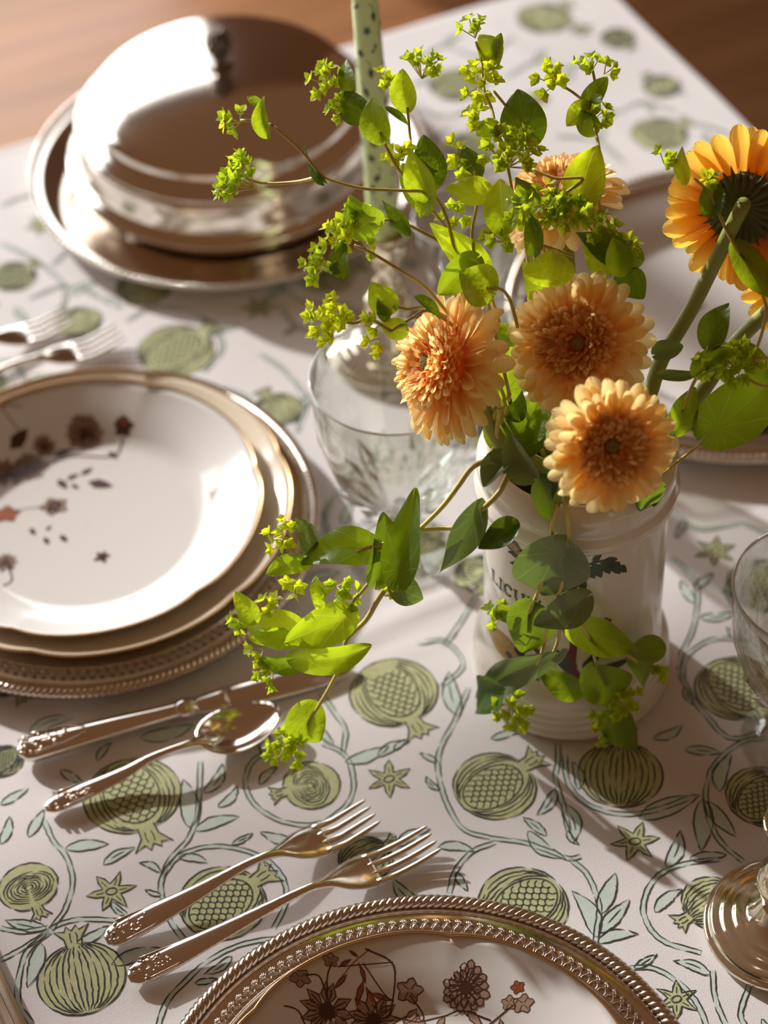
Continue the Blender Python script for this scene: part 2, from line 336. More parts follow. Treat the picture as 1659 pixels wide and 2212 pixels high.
# table: the two visible cloth edges fix its corner
q1, q2 = P(60, 305), P(830, 72); B_FAR = float(np.mean([(q - np.array([0, 1.1, 0])) @ E2 for q in (q1, q2)]))
q1, q2 = P(1340, 0), P(1635, 295); A_RT = float(np.mean([(q - np.array([0, 1.1, 0])) @ E1 for q in (q1, q2)]))
A_LF, B_NR = A_RT - 1.04, B_FAR - 1.85
tb = empty('dining_table', TF((A_LF + A_RT) / 2, (B_FAR + B_NR) / 2, FLOOR_Z), 'wooden dining table under the pomegranate print cloth', 'table')
q = MB(); box(q, (A_LF + 0.006, B_NR + 0.006, -0.035), (A_RT - 0.006, B_FAR - 0.006, -0.0035), 0, TF); q.build('tabletop', TABLE_WOOD, tb, smooth=False)
for a in (A_LF + 0.09, A_RT - 0.09):
    for b in (B_NR + 0.09, B_FAR - 0.09):
        q = MB(); c = TF(a, b); tube(q, [c + [0, 0, FLOOR_Z], c + [0, 0, FLOOR_Z + 0.3], c + [0, 0, -0.035]], [0.02, 0.03, 0.035], 12); q.build('leg', TABLE_WOOD, tb)

def seg_d(x, y, a, b):
    d = b - a; t = np.clip(((x - a[0]) * d[0] + (y - a[1]) * d[1]) / (d @ d), 0, 1)
    return math.hypot(x - a[0] - t * d[0], y - a[1] - t * d[1])
CREASES = [(P(560, 1462)[:2], P(1060, 1245)[:2], 0.0026, 0.0045), (P(560, 1512)[:2], P(1000, 1360)[:2], 0.0007, 0.003), (P(1040, 40)[:2], P(1640, 520)[:2], 0.0015, 0.006)]
def hz(x, y):
    h = 0.0005 * math.sin(9 * x + 5 * y) + 0.0004 * math.sin(23 * x - 17 * y + 1) + 0.00025 * math.sin(41 * y + 13 * x)
    for a, b, am, wd in CREASES:
        d = seg_d(x, y, a, b)
        if d < 4 * wd: h += am * math.exp(-(d / wd) ** 2)
    return h - 0.0022
def cloth_pt(a, b, lift=0.0):
    ea = max(0, a - A_RT) + max(0, A_LF - a); eb = max(0, b - B_FAR) + max(0, B_NR - b)
    aa = min(max(a, A_LF), A_RT); bb = min(max(b, B_NR), B_FAR); e = max(ea, eb)
    p = TF(aa, bb)
    if e > 0:
        sg = 0.006 * min(1, e / 0.02) + 0.012 * min(1, e / 0.1) * (1 + math.sin(26 * (a if eb >= ea else b)))
        if ea >= eb: p = p + E1 * sg * (1 if a > A_RT else -1)
        else: p = p + E2 * sg * (1 if b > B_FAR else -1)
        p[2] = -0.0022 - max(0, e - 0.006) + lift * 0
        return p
    p[2] = hz(p[0], p[1]) + lift; return p
def cl(x, y, lift): return (x, y, hz(x, y) + lift)
cm = MB(); STEP = 0.0075
aa = np.concatenate([[A_LF - 0.24, A_LF - 0.16, A_LF - 0.08, A_LF - 0.02, A_LF - 0.006], np.linspace(A_LF, A_RT, int((A_RT - A_LF) / STEP)), A_RT + np.array([0.006, 0.02, 0.05, 0.08, 0.12, 0.16, 0.20, 0.24])])
bb = np.concatenate([[B_NR - 0.24, B_NR - 0.08, B_NR - 0.01], np.linspace(B_NR, B_FAR, int((B_FAR - B_NR) / STEP)), B_FAR + np.array([0.006, 0.02, 0.05, 0.08, 0.12, 0.16, 0.20, 0.24])])
nb = len(bb); vs = [cloth_pt(a, b) for a in aa for b in bb]
cm.add(vs, [(i * nb + j, (i + 1) * nb + j, (i + 1) * nb + j + 1, i * nb + j + 1) for i in range(len(aa) - 1) for j in range(nb - 1)], 0)

# the printed pattern, part of the cloth: 1 sage, 2 mint, 3 line
LW = 0.00095
def jit(p, s=0.0003): return np.array(p) + rng.normal(0, s, np.shape(p))
def circ(c, rx, ry, ang, n=36, a0=0, a1=2 * PI):
    t = np.linspace(a0, a1, n, endpoint=(a1 - a0 < 6.2)); x = rx * np.cos(t); y = ry * np.sin(t)
    return np.stack([c[0] + x * math.cos(ang) - y * math.sin(ang), c[1] + x * math.sin(ang) + y * math.cos(ang)], 1)
def dashes(mb, pts, wd, lift=0.00032):
    n = len(pts); i = 0
    while i < n - 2:
        k = int(rng.integers(6, 16)); stroke2(mb, pts[i:min(n, i + k + 1)], wd, cl, 3, lift, taper=True); i += k + (1 if rng.random() < 0.35 else 0)
def pom(c, crown, R, kind):
    c = np.array(c[:2]); d = unit(np.array(crown[:2]) - c); ang = math.atan2(d[1], d[0]); pr = np.array([-d[1], d[0]])
    rx, ry = R * 0.96, R
    L2 = lambda x, y: c + d * x + pr * y
    off = rng.normal(0, 0.0006, 2)
    cr = [L2(R * .86, -R * .17), L2(R * 1.12, -R * .20), L2(R * 1.42, -R * .40), L2(R * 1.33, -R * .16), L2(R * 1.46, -R * .10), L2(R * 1.34, R * .02), L2(R * 1.46, R * .13), L2(R * 1.33, R * .17), L2(R * 1.40, R * .40), L2(R * 1.12, R * .20), L2(R * .86, R * .17)]
    fill2(cm, np.array(cr) + off, cl, 1, 0.00016); fill2(cm, circ(c + off, rx, ry, ang, 40), cl, 1, 0.0002)
    stroke2(cm, jit(cr), LW, cl, 3, 0.00032)
    dashes(cm, jit(circ(c, rx, ry, ang, 56, 0.2, 2 * PI - 0.2), 0.00015), LW * 1.15)
    for k in (-.07, .06): stroke2(cm, [L2(R * 1.0, R * k), L2(R * 1.15, R * k * 1.3), L2(R * 1.27, R * k)], LW * .7, cl, 3, 0.00032)
    def meridian(s, t0=-1.25, t1=1.25, sk=0.0):
        t = np.linspace(t0, t1, 22); return np.array([L2(rx * .97 * math.sin(a), ry * .95 * s * math.cos(a) + sk * R * math.cos(a)) for a in t])
    if kind == 'stripe':
        for s in (-.86, -.7, -.54, -.38, -.22, -.06, .1, .26, .42, .58, .74, .88): dashes(cm, jit(meridian(s), 0.0002), LW * 1.05)
    elif kind == 'swirl':
        for k in range(7):
            f = 0.14 + k * 0.12; dashes(cm, jit(circ(c + d * R * 0.05, rx * f * .75, ry * f, ang, 30), 0.0002), LW)
    else:
        for s in (-.9, -.78, -.66, .66, .78, .9): dashes(cm, jit(meridian(s), 0.0002), LW * 1.05)
        wv = circ(c - d * R * .05, rx * .82, ry * .56, ang, 36); stroke2(cm, wv, LW, cl, 3, 0.00032, closed=True)
        sp = R * .20; row = 0; x = -rx * .72
        while x < rx * .72:
            y = -ry * .5 + (sp / 2 if row % 2 else 0)
            while y < ry * .52:
                xx = x - R * .05
                if (x / (rx * .74)) ** 2 + (y / (ry * .48)) ** 2 < 1:
                    t = np.linspace(-PI * .55, PI * .55, 8)
                    stroke2(cm, [L2(xx + sp * .52 * math.cos(a), y + sp * .5 * math.sin(a)) for a in t], LW * .8, cl, 3, 0.00032)
                y += sp
            x += sp * .62; row += 1
def star(c, R, ang):
    c = np.array(c[:2]); pts = []
    for k in range(6):
        a = ang + k * PI / 3
        for da, rr in ((-.52, .38), (-.2, .66), (0, 1.0), (.2, .66)):
            pts.append(c + R * rr * np.array([math.cos(a + da), math.sin(a + da)]))
    fill2(cm, np.array(pts), cl, 1, 0.0002); stroke2(cm, jit(pts), LW, cl, 3, 0.00032, closed=True)
    stroke2(cm, circ(c, R * .22, R * .16, ang, 14), LW, cl, 3, 0.00032, closed=True)
    for k in range(6):
        a = ang + k * PI / 3; stroke2(cm, [c + R * .3 * np.array([math.cos(a), math.sin(a)]), c + R * .62 * np.array([math.cos(a), math.sin(a)])], LW * .6, cl, 3, 0.00032)
def vine(pts, wd=0.0030, n=7):
    p = catmull([np.array(q[:2]) for q in pts], n); stroke2(cm, p, wd, cl, 2, 0.00010)
    tg = np.gradient(p, axis=0); tg /= np.linalg.norm(tg, axis=1)[:, None] + 1e-12; nr = np.stack([-tg[:, 1], tg[:, 0]], 1)
    for s in (-1, 1): dashes(cm, jit(p + nr * s * wd / 2, 0.00015), LW * .85, 0.00026)
def cleaf(b, t, wr=0.30):
    b = np.array(b[:2]); t = np.array(t[:2]); d = t - b; L = np.linalg.norm(d)
    if L < 1e-4: return
    d = d / L; pr = np.array([-d[1], d[0]]); cu = rng.uniform(-.13, .13) * L
    tt = np.linspace(0, 1, 15); ax = np.array([b + d * L * x + pr * cu * math.sin(PI * x) for x in tt])
    hw = wr * L * .5 * np.sin(PI * tt ** .8) ** .85
    lf = ax + pr * hw[:, None]; rt = ax - pr * hw[:, None]
    strip2(cm, lf + rng.normal(0, .0004, 2), rt, cl, 2, 0.00014)
    dashes(cm, jit(lf, .00015), LW, 0.0003); dashes(cm, jit(rt, .00015), LW, 0.0003)
    if rng.random() < .45: stroke2(cm, ax[4:11], LW * .8, cl, 3, 0.0003, taper=True)
SCL = lambda x, y: np.linalg.norm(P(x - 50, y) - P(x + 50, y)) / 100      # metres per pixel on the table
POMS = [(175, 2110, 150, 1985, 95, 'stripe'), (60, 1912, 95, 1990, 64, 'swirl'), (480, 1945, 580, 1878, 96, 'seed'), (285, 1715, 335, 1830, 105, 'seed'), (672, 1690, 570, 1718, 64, 'swirl'),
        (1068, 1692, 1160, 1630, 92, 'seed'), (850, 1490, 925, 1600, 96, 'seed'), (1340, 1668, 1345, 1560, 92, 'stripe'), (1592, 1482, 1690, 1590, 92, 'seed'), (1650, 1715, 1720, 1640, 82, 'seed'),
        (1130, 1950, 1040, 2010, 100, 'seed'), (1540, 1945, 1455, 1995, 70, 'stripe'), (380, 752, 460, 700, 84, 'seed'), (5, 1640, -60, 1700, 44, 'seed'), (790, 1850, 870, 1800, 60, 'stripe'),
        (28, 592, 80, 560, 50, 'seed'), (310, 615, 390, 600, 62, 'stripe'), (1425, 285, 1500, 250, 62, 'seed'), (1175, 35, 1230, 0, 60, 'stripe'), (1335, 78, 1380, 112, 38, 'seed'), (1655, 1262, 1700, 1180, 80, 'seed'),
        (600, 880, 560, 830, 55, 'stripe'), (985, 180, 1040, 150, 60, 'seed'), (1430, 180, 1390, 150, 42, 'stripe'), (900, 1190, 960, 1130, 70, 'stripe'), (1040, 1235, 1090, 1290, 60, 'seed'), (870, 330, 900, 280, 55, 'seed'), (170, 690, 120, 660, 50, 'stripe')]
taken = []
for x, y, x2, y2, r, k in POMS:
    pom(P(x, y), P(x2, y2), r * SCL(x, y), k); taken.append((P(x, y)[:2], r * SCL(x, y) * 1.25))
for x, y, r, a in ((240, 1922, 54, .2), (840, 1676, 52, .5), (1372, 1812, 55, .1), (1545, 1187, 48, .3), (1462, 2152, 50, .4), (560, 660, 40, 0), (1160, 210, 34, .2), (1255, 60, 30, .5), (90, 480, 38, .3)):
    star(P(x, y), r * SCL(x, y), a); taken.append((P(x, y)[:2], r * SCL(x, y)))
VINES = [[(95, 1770), (115, 1815), (138, 1840), (152, 1875), (155, 1910), (140, 1960), (108, 2005)], [(108, 2005), (130, 1992), (180, 1982), (262, 1985)], [(108, 2010), (60, 2050), (40, 2110), (40, 2165), (68, 2208)],
         [(104, 2008), (50, 2045), (0, 2072)], [(104, 2000), (50, 2010), (0, 2002)], [(432, 1640), (430, 1700), (425, 1760), (405, 1810), (370, 1848), (350, 1890), (348, 1925), (365, 1980), (400, 2030)],
         [(350, 1890), (380, 1850), (430, 1828), (490, 1825), (550, 1840), (590, 1865), (615, 1905), (615, 1950), (590, 2000)], [(585, 1615), (545, 1640), (530, 1680), (540, 1720), (570, 1750), (620, 1772), (680, 1775), (730, 1750), (760, 1710), (760, 1660), (740, 1620), (695, 1600)],
         [(740, 1620), (745, 1570), (720, 1530), (690, 1490)], [(1012, 1480), (985, 1545), (955, 1600), (945, 1640), (950, 1680), (965, 1730), (1000, 1785), (1060, 1805), (1130, 1815), (1190, 1835), (1230, 1850), (1255, 1845)],
         [(1070, 1815), (1020, 1835), (985, 1875), (970, 1925)], [(1205, 1600), (1205, 1640), (1200, 1680), (1215, 1730), (1228, 1790)], [(1220, 1625), (1225, 1680), (1255, 1722), (1310, 1748), (1370, 1753), (1430, 1740), (1490, 1718)],
         [(1230, 1850), (1265, 1880), (1285, 1920), (1295, 1960), (1287, 2025), (1295, 2075)], [(1655, 1590), (1600, 1600), (1550, 1640), (1530, 1680), (1525, 1720), (1535, 1770), (1560, 1815), (1605, 1855)],
         [(1555, 1850), (1480, 1860), (1430, 1880), (1400, 1915), (1390, 1960), (1405, 2000), (1440, 2030), (1515, 2052)], [(1360, 2085), (1410, 2085), (1465, 2115), (1505, 2160), (1528, 2212)], [(600, 2020), (520, 2035), (450, 2070), (400, 2115), (360, 2160), (340, 2212)],
         [(1446, 1199), (1481, 1226), (1505, 1264), (1505, 1313), (1495, 1361), (1473, 1408), (1467, 1448)], [(1475, 1470), (1480, 1420), (1520, 1385), (1565, 1375), (1620, 1385)], [(1467, 1448), (1500, 1510), (1527, 1543), (1565, 1584), (1603, 1590), (1650, 1573)],
         [(1630, 1196), (1584, 1231), (1573, 1272), (1581, 1299), (1603, 1326), (1632, 1342)], [(720, 1170), (700, 1110), (740, 1050), (800, 1000), (830, 930)], [(960, 1390), (1000, 1330), (1030, 1280)], [(1450, 1100), (1510, 1140), (1600, 1130), (1659, 1150)],
         [(560, 760), (620, 800), (660, 860), (640, 930)], [(480, 830), (540, 860), (560, 930), (640, 960)], [(270, 690), (330, 660), (420, 670), (480, 740), (440, 800)], [(0, 520), (80, 560), (140, 620), (120, 700)], [(950, 1480), (1000, 1430), (960, 1380), (900, 1385)], [(900, 130), (960, 95), (1040, 120), (1110, 80)], [(1090, 165), (1160, 130), (1230, 140), (1290, 110)], [(1250, 215), (1330, 235), (1390, 215), (1460, 235)], [(1470, 340), (1540, 310), (1590, 325)], [(1200, 290), (1290, 300), (1350, 350)], [(0, 440), (60, 420), (110, 450), (150, 520), (110, 570)], [(60, 640), (150, 610), (220, 640)], [(900, 230), (960, 250), (1040, 230)], [(1500, 260), (1560, 280), (1600, 300)], [(700, 720), (640, 700), (600, 650)], [(1540, 2090), (1545, 2150), (1570, 2212)], [(1620, 2120), (1600, 2180), (1610, 2212)]]
for v in VINES: vine([P(*q) for q in v])
LEAVES = [(140, 1830, 235, 1820), (222, 1865, 290, 1828), (440, 1710, 480, 1645), (470, 1740, 512, 1693), (420, 1790, 516, 1760), (410, 1785, 395, 1680), (640, 1815, 562, 1792), (345, 1880, 300, 1860), (348, 1930, 312, 1918), (500, 1820, 545, 1795), (385, 1848, 450, 1860),
          (60, 1805, 95, 1745), (0, 1735, 60, 1700), (0, 1820, 20, 1760), (240, 1945, 280, 1975), (165, 2035, 235, 1995), (240, 2080, 350, 2045), (88, 2035, 58, 2130), (100, 2003, 10, 1985), (945, 1825, 1025, 1835), (855, 1825, 930, 1785), (1140, 1790, 1222, 1850), (1215, 1730, 1240, 1815),
          (1290, 2020, 1235, 1920), (1295, 1970, 1330, 1880), (1295, 2010, 1360, 1938), (1290, 2030, 1380, 2012), (1370, 2085, 1420, 2055), (1535, 2100, 1455, 2070), (1440, 1868, 1470, 1788), (1520, 1720, 1515, 1832), (1525, 1725, 1592, 1802), (1555, 1705, 1580, 1625), (1380, 1762, 1512, 1712), (1410, 1592, 1475, 1562),
          (1480, 1615, 1560, 1622), (1415, 1965, 1475, 1915), (1200, 1700, 1160, 1757), (990, 1540, 970, 1445), (850, 1615, 880, 1590), (815, 1628, 885, 1594), (745, 1640, 840, 1605), (1490, 1850, 1570, 1840), (585, 1640, 560, 1560), (680, 1560, 720, 1600), (560, 1690, 600, 1650), (985, 1880, 1010, 1920), (1180, 1800, 1130, 1760), (1225, 1790, 1250, 1820),
          (945, 1640, 905, 1620), (950, 1700, 920, 1670), (1060, 1590, 1120, 1575), (1500, 1300, 1470, 1250), (1510, 1330, 1590, 1320), (1585, 1300, 1560, 1270), (1500, 1270, 1540, 1235), (1610, 1380, 1570, 1350), (1250, 1700, 1235, 1640), (1480, 1480, 1500, 1520), (740, 1130, 760, 1080), (700, 1120, 660, 1080), (790, 1010, 850, 990), (640, 880, 690, 840), (150, 630, 210, 600), (450, 720, 520, 700), (1480, 1120, 1460, 1160), (300, 1590, 420, 1560), (60, 1580, 160, 1545), (210, 1640, 240, 1600), (130, 1660, 180, 1690), (500, 2060, 440, 2100), (420, 2120, 470, 2110), (960, 95, 1000, 70), (1040, 120, 1070, 150), (1160, 130, 1180, 100), (1230, 140, 1220, 175), (1330, 235, 1300, 265), (1390, 215, 1410, 240), (1540, 310, 1520, 280), (1290, 300, 1310, 270), (1060, 180, 1010, 165), (930, 160, 890, 180), (1200, 60, 1240, 40), (60, 420, 90, 395), (150, 520, 190, 540), (30, 660, 60, 690), (220, 640, 260, 660), (640, 700, 610, 720), (1480, 200, 1460, 170)]
for x, y, x2, y2 in LEAVES: cleaf(P(x, y), P(x2, y2))
for q in VINES + [[(l[0], l[1]), (l[2], l[3])] for l in LEAVES]:
    for x, y in q: taken.append((P(x, y)[:2], 0.012))
# the repeat goes on over the rest of the table
tries = 0; placed = 0
while tries < 1500 and placed < 160:
    tries += 1; a = rng.uniform(A_LF + .03, A_RT - .03); b = rng.uniform(B_NR + .03, B_FAR - .03); c = TF(a, b)[:2]; R = rng.uniform(.016, .028)
    if any(np.linalg.norm(c - t) < R * 1.2 + r for t, r in taken): continue
    an = rng.uniform(0, 2 * PI); taken.append((c, R * 1.35)); placed += 1
    if R > .019: pom(c, c + np.array([math.cos(an), math.sin(an)]) * R, R * .9, ('seed', 'stripe', 'swirl')[placed % 3])
    else: star(c, R * .8, an)
    rr = R * 1.45; ring = [c + rr * np.array([math.cos(an + t), math.sin(an + t)]) for t in np.linspace(.8, 4.6, 6)]
    lim = lambda p: A_LF + .01 < (np.array([*p, 0]) - [0, 1.1, 0]) @ E1 < A_RT - .01 and B_NR + .01 < (np.array([*p, 0]) - [0, 1.1, 0]) @ E2 < B_FAR - .01
    if all(lim(p) for p in ring):
        vine(ring, .0026, 4)
        for k in (1, 3, 5):
            o = unit(ring[k] - c); t = ring[k] + o * .018 + np.array([-o[1], o[0]]) * .014
            if lim(t): cleaf(ring[k], t, .36)
cloth = cm.build('tablecloth', [CLOTH, P_GREEN, P_MINT, P_LINE], smooth=True)
tag(cloth, 'white cotton tablecloth block-printed with sage pomegranates and mint vines', 'tablecloth')

# ------------------------------------------------------------------ silver chargers and china
def rope(mb, R, z, r, turns, strands=3, mat=0):
    for s in range(strands):
        n = turns * 10; t = np.linspace(0, 2 * PI, n, endpoint=False); ph = turns * t + 2 * PI * s / strands
        rr = R + r * .52 * np.cos(ph); pts = np.stack([rr * np.cos(t), rr * np.sin(t), z + r * .52 * np.sin(ph)], 1)
        m = 6; tg = np.roll(pts, -1, 0) - np.roll(pts, 1, 0); tg /= np.linalg.norm(tg, axis=1)[:, None]
        vs = []
        for i in range(n):
            x = unit(np.array([0, 0, 1.]) - tg[i] * tg[i][2]); y = np.cross(tg[i], x)
            vs += [pts[i] + r * .62 * (math.cos(2 * PI * j / m) * x + math.sin(2 * PI * j / m) * y) for j in range(m)]
        mb.add(vs, [(i * m + j, i * m + (j + 1) % m, ((i + 1) % n) * m + (j + 1) % m, ((i + 1) % n) * m + j) for i in range(n) for j in range(m)], mat)
def make_charger(loc, label, sc_=1.0, lace=True):
    t = empty('charger_plate', loc, label, 'charger')
    q = MB(); lathe(q, [(0.0005, .0015), (.105, .0015), (.112, .004), (.118, .0080), (.128, .0108), (.1385, .0113), (.1515, .0114), (.1525, .0095), (.118, .005), (.108, .0008), (.0005, .0008)], 128); q.build('dish', SILVER, t, loc=(0, 0, 0))
    q = MB(); rope(q, .1505, .0120, .0041, 74); q.build('rope_rim', SILVER_OLD, t, loc=(0, 0, 0))
    q = MB(); R = .1448
    for rr, zz, rad in ((.1452, .0117, .0009), (.1302, .0116, .0010)):
        tt = np.linspace(0, 2 * PI, 161)
        tube(q, np.stack([rr * np.cos(tt), rr * np.sin(tt), np.full(161, zz)], 1), rad, 6, cap=False)
    q.build('raised_line', SILVER, t, loc=(0, 0, 0))
    if lace:
        m = MB()                                                   # one openwork motif: crossed legs under a little fan, pointing outwards along +Y
        for a, b in (((-.0024, 0), (.0004, .0062)), ((.0024, 0), (-.0004, .0062))):
            tube(m, catmull([(a[0], a[1], .0004), (a[0] * .9, .003, .0010), (b[0], b[1], .0020)], 3), .00048, 5)
        for an in (-.9, -.45, 0, .45, .9):
            tube(m, [(0, .0060, .0019), (.0030 * math.sin(an), .0060 + .0034 * math.cos(an), .0026)], [.00034, .00055], 5)
        ball(m, (0, .0058, .0024), .0008, 6, 4)
        tube(m, [(-.0024, 0, .0004), (-.0034, .0026, .0008), (-.0024, .0050, .0013)], .0004, 4)
        me = m.mesh('openwork_motif', [SILVER_OLD]); NM = 136
        for k in range(NM):
            a = 2 * PI * k / NM; o = link('openwork_motif', me, t, (.1305 * math.cos(a), .1305 * math.sin(a), .0109)); o.rotation_euler = (0, 0, a - PI / 2); o.scale = (1.0, .85, 1.0)
    t.scale = (sc_, sc_, sc_); return t

def plate_prof(R, foot, rise):
    return [(0.0005, .0042), (foot * .92, .0042), (foot * 1.02, .0046), (foot * 1.09, .0046 + (rise - .0046) * .16), (foot * 1.15, .0046 + (rise - .0046) * .30), (R * .86, rise * .70), (R * .96, rise * .90), (R, rise),
            (R * .998, rise - .0014), (R * .86, rise * .70 - .003), (foot * 1.12, .0020), (foot, .001), (foot * .97, 0), (foot * .94, .0015), (0.0005, .0015)]
def plate_h(R, foot, rise, r):
    pr = plate_prof(R, foot, rise)[:8]; return float(np.interp(r, [p[0] for p in pr], [p[1] for p in pr]))
def make_plate(loc, R, foot, rise, label, pm_, lobes, phase, deco=None, edge=True):
    t = empty('dinner_plate' if R > .13 else 'salad_plate', loc, label, 'plate')
    def rf(th, r):
        k = max(0, (r - foot * 1.2) / (R - foot * 1.2))
        c = abs(math.sin((th - phase) * lobes / 2)); return 1 - .022 * k * (1 - c) ** 3
    q = MB(); lathe(q, plate_prof(R, foot, rise), 192, rf=rf)
    if deco: deco(q, lambda x, y, l: (x, y, plate_h(R, foot, rise, math.hypot(x, y)) + .00015 + l), loc)
    q.build('body', [pm_, BROWN1, BROWN2, RUST], t, loc=(0, 0, 0))
    if edge:
        tt = np.linspace(0, 2 * PI, 193); q = MB()
        tube(q, [(R * rf(a, R) * math.cos(a), R * rf(a, R) * math.sin(a), rise - .0003) for a in tt], .0009, 6, cap=False); q.build('gilt_edge', GILT, t, loc=(0, 0, 0))
    return t
def mum(q, f, c, R, n=16, layers=3):
    for ly in range(layers):
        rr = R * (1 - ly * .28); 
        for k in range(n - ly * 3):
            a = 2 * PI * (k + .5 * ly) / (n - ly * 3) + rng.normal(0, .05); d = np.array([math.cos(a), math.sin(a)]); p = np.array([-d[1], d[0]])
            L = rr * rng.uniform(.88, 1.08); ww = rr * .17
            pts = [c + d * L * .25, c + d * L * .6 + p * ww, c + d * L * .9 + p * ww * .8, c + d * L, c + d * L * .9 - p * ww * .8, c + d * L * .6 - p * ww]
            fill2(q, pts, f, 2, .00004 * ly); stroke2(q, pts, R * .05, f, 1, .00005 + .00004 * ly, closed=True)
    fill2(q, circ(c, R * .26, R * .26, 0, 14), f, 1, .00022)
def daisy(q, f, c, R, n=11):
    for k in range(n):
        a = 2 * PI * k / n + rng.normal(0, .08); d = np.array([math.cos(a), math.sin(a)]); p = np.array([-d[1], d[0]]); ww = R * .2
        pts = [c + d * R * .2, c + d * R * .6 + p * ww, c + d * R * 1.02, c + d * R * .6 - p * ww]
        fill2(q, pts, f, 2, 0); stroke2(q, pts, R * .06, f, 1, .00005, closed=True); stroke2(q, [c + d * R * .3, c + d * R * .8], R * .05, f, 1, .00005)
    fill2(q, circ(c, R * .3, R * .3, 0, 14), f, 1, .0001)
def poppy(q, f, c, R, m=2):
    pts = [c + R * (1 + .22 * math.sin(5 * t + c[0] * 900)) * np.array([math.cos(t), math.sin(t) * .85]) for t in np.linspace(0, 2 * PI, 20, endpoint=False)]
    fill2(q, pts, f, m, 0); stroke2(q, pts, R * .10, f, 1, .00005, closed=True)
    for a in (.6, 2.2, 3.9, 5.2): stroke2(q, [c + R * .15 * np.array([math.cos(a), math.sin(a)]), c + R * .75 * np.array([math.cos(a + .2), math.sin(a + .2)])], R * .08, f, 1, .00005)
def twig(q, f, pts, wd=.0008, m=1): stroke2(q, catmull([np.array(p) for p in pts], 5), wd, f, m, .00003)
def sprigleaf(q, f, b, t, m=2, wr=.35):
    b = np.array(b); t = np.array(t); d = t - b; p = np.array([-d[1], d[0]]) * wr * .5
    pts = [b, b + d * .35 + p, b + d * .7 + p * .7, t, b + d * .7 - p * .7, b + d * .35 - p]; fill2(q, pts, f, m, 0); stroke2(q, pts, .0006, f, 1, .00004, closed=True)
def deco_front(q, f, loc):
    g = lambda x, y: (P(x, y, .017) - np.array(loc))[:2]
    mum(q, f, g(1005, 2128), .0138); daisy(q, f, g(706, 2180), .0150); daisy(q, f, g(806, 2186), .0145); mum(q, f, g(930, 2330), .014); daisy(q, f, g(560, 2290), .013)
    poppy(q, f, g(650, 2128), .0052); poppy(q, f, g(884, 2132), .0066); poppy(q, f, g(716, 2090), .0040, 2); poppy(q, f, g(890, 2188), .006); poppy(q, f, g(1130, 2165), .0052); poppy(q, f, g(1118, 2135), .0035, 3); poppy(q, f, g(1100, 2160), .004)
    twig(q, f, [g(660, 2122), g(690, 2120), g(705, 2150)]); twig(q, f, [g(718, 2095), g(708, 2120), g(708, 2160)]); twig(q, f, [g(905, 2185), g(960, 2172), g(1000, 2165), g(1060, 2185)]); twig(q, f, [g(1040, 2200), g(1080, 2180), g(1110, 2165)]); twig(q, f, [g(885, 2140), g(912, 2168), g(905, 2185), g(850, 2175)])
    twig(q, f, [g(730, 2100), g(790, 2092), g(850, 2085)], .0006, 1); twig(q, f, [g(790, 2065), g(850, 2090), g(845, 2160), g(830, 2180)], .0009, 1); twig(q, f, [g(785, 2090), g(830, 2140), g(850, 2150)], .0007, 1); twig(q, f, [g(720, 2140), g(760, 2095), g(800, 2065)], .0006, 3); twig(q, f, [g(770, 2170), g(785, 2120), g(775, 2090)], .0008, 3)
    for a in ((735, 2098, 760, 2085), (750, 2112, 722, 2140), (780, 2095, 790, 2125), (785, 2120, 768, 2165), (800, 2140, 845, 2150), (790, 2130, 815, 2170), (775, 2080, 755, 2070)): sprigleaf(q, f, g(a[0], a[1]), g(a[2], a[3]), 3, .22)
    twig(q, f, [g(550, 2240), g(590, 2190), g(640, 2185), g(660, 2212)], .0009)
    for a in ((1010, 2165, 1040, 2195), (960, 2175, 940, 2200), (900, 2160, 870, 2190), (1080, 2185, 1085, 2205)): sprigleaf(q, f, g(a[0], a[1]), g(a[2], a[3]), 2, .4)
def deco_left(q, f, loc):
    g = lambda x, y: (P(x, y, .022) - np.array(loc))[:2]
    mum(q, f, g(180, 920), .0128); poppy(q, f, g(265, 912), .0062, 1); poppy(q, f, g(264, 904), .004, 3); mum(q, f, g(60, 985), .0125); daisy(q, f, g(15, 1000), .0125); daisy(q, f, g(92, 945), .0085); poppy(q, f, g(112, 1068), .0085, 2); mum(q, f, g(112, 1068), .006, 10, 2)
    poppy(q, f, g(8, 1085), .008, 3); daisy(q, f, g(5, 1190), .009)
    twig(q, f, [g(0, 1010), g(80, 985), g(150, 960), g(240, 960), g(262, 925)], .0016); twig(q, f, [g(40, 930), g(10, 900), g(50, 895)], .0008); twig(q, f, [g(0, 1240), g(20, 1225), g(5, 1180)], .0012); twig(q, f, [g(10, 1080), g(60, 1072), g(110, 1068)], .0006)
    for a in ((120, 1010, 140, 1030), (140, 1010, 165, 998), (170, 1000, 195, 985), (185, 1015, 240, 1025), (150, 1020, 165, 1030), (60, 1115, 70, 1130), (95, 1120, 105, 1110), (90, 1135, 100, 1150), (125, 1130, 140, 1145), (230, 950, 250, 965), (20, 960, 60, 925), (110, 960, 150, 945)): sprigleaf(q, f, g(a[0], a[1]), g(a[2], a[3]), 1, .45)
    c = g(215, 1178)
    for a in (.3, 1.2, 2.2, 3.6, 5.2): sprigleaf(q, f, c, c + .006 * np.array([math.cos(a), math.sin(a)]), 1, .5)
    c = g(462, 1055)
    for a in (1.2, 2.4, 4.0): sprigleaf(q, f, c, c + .006 * np.array([math.cos(a), math.sin(a)]), 2, .5)
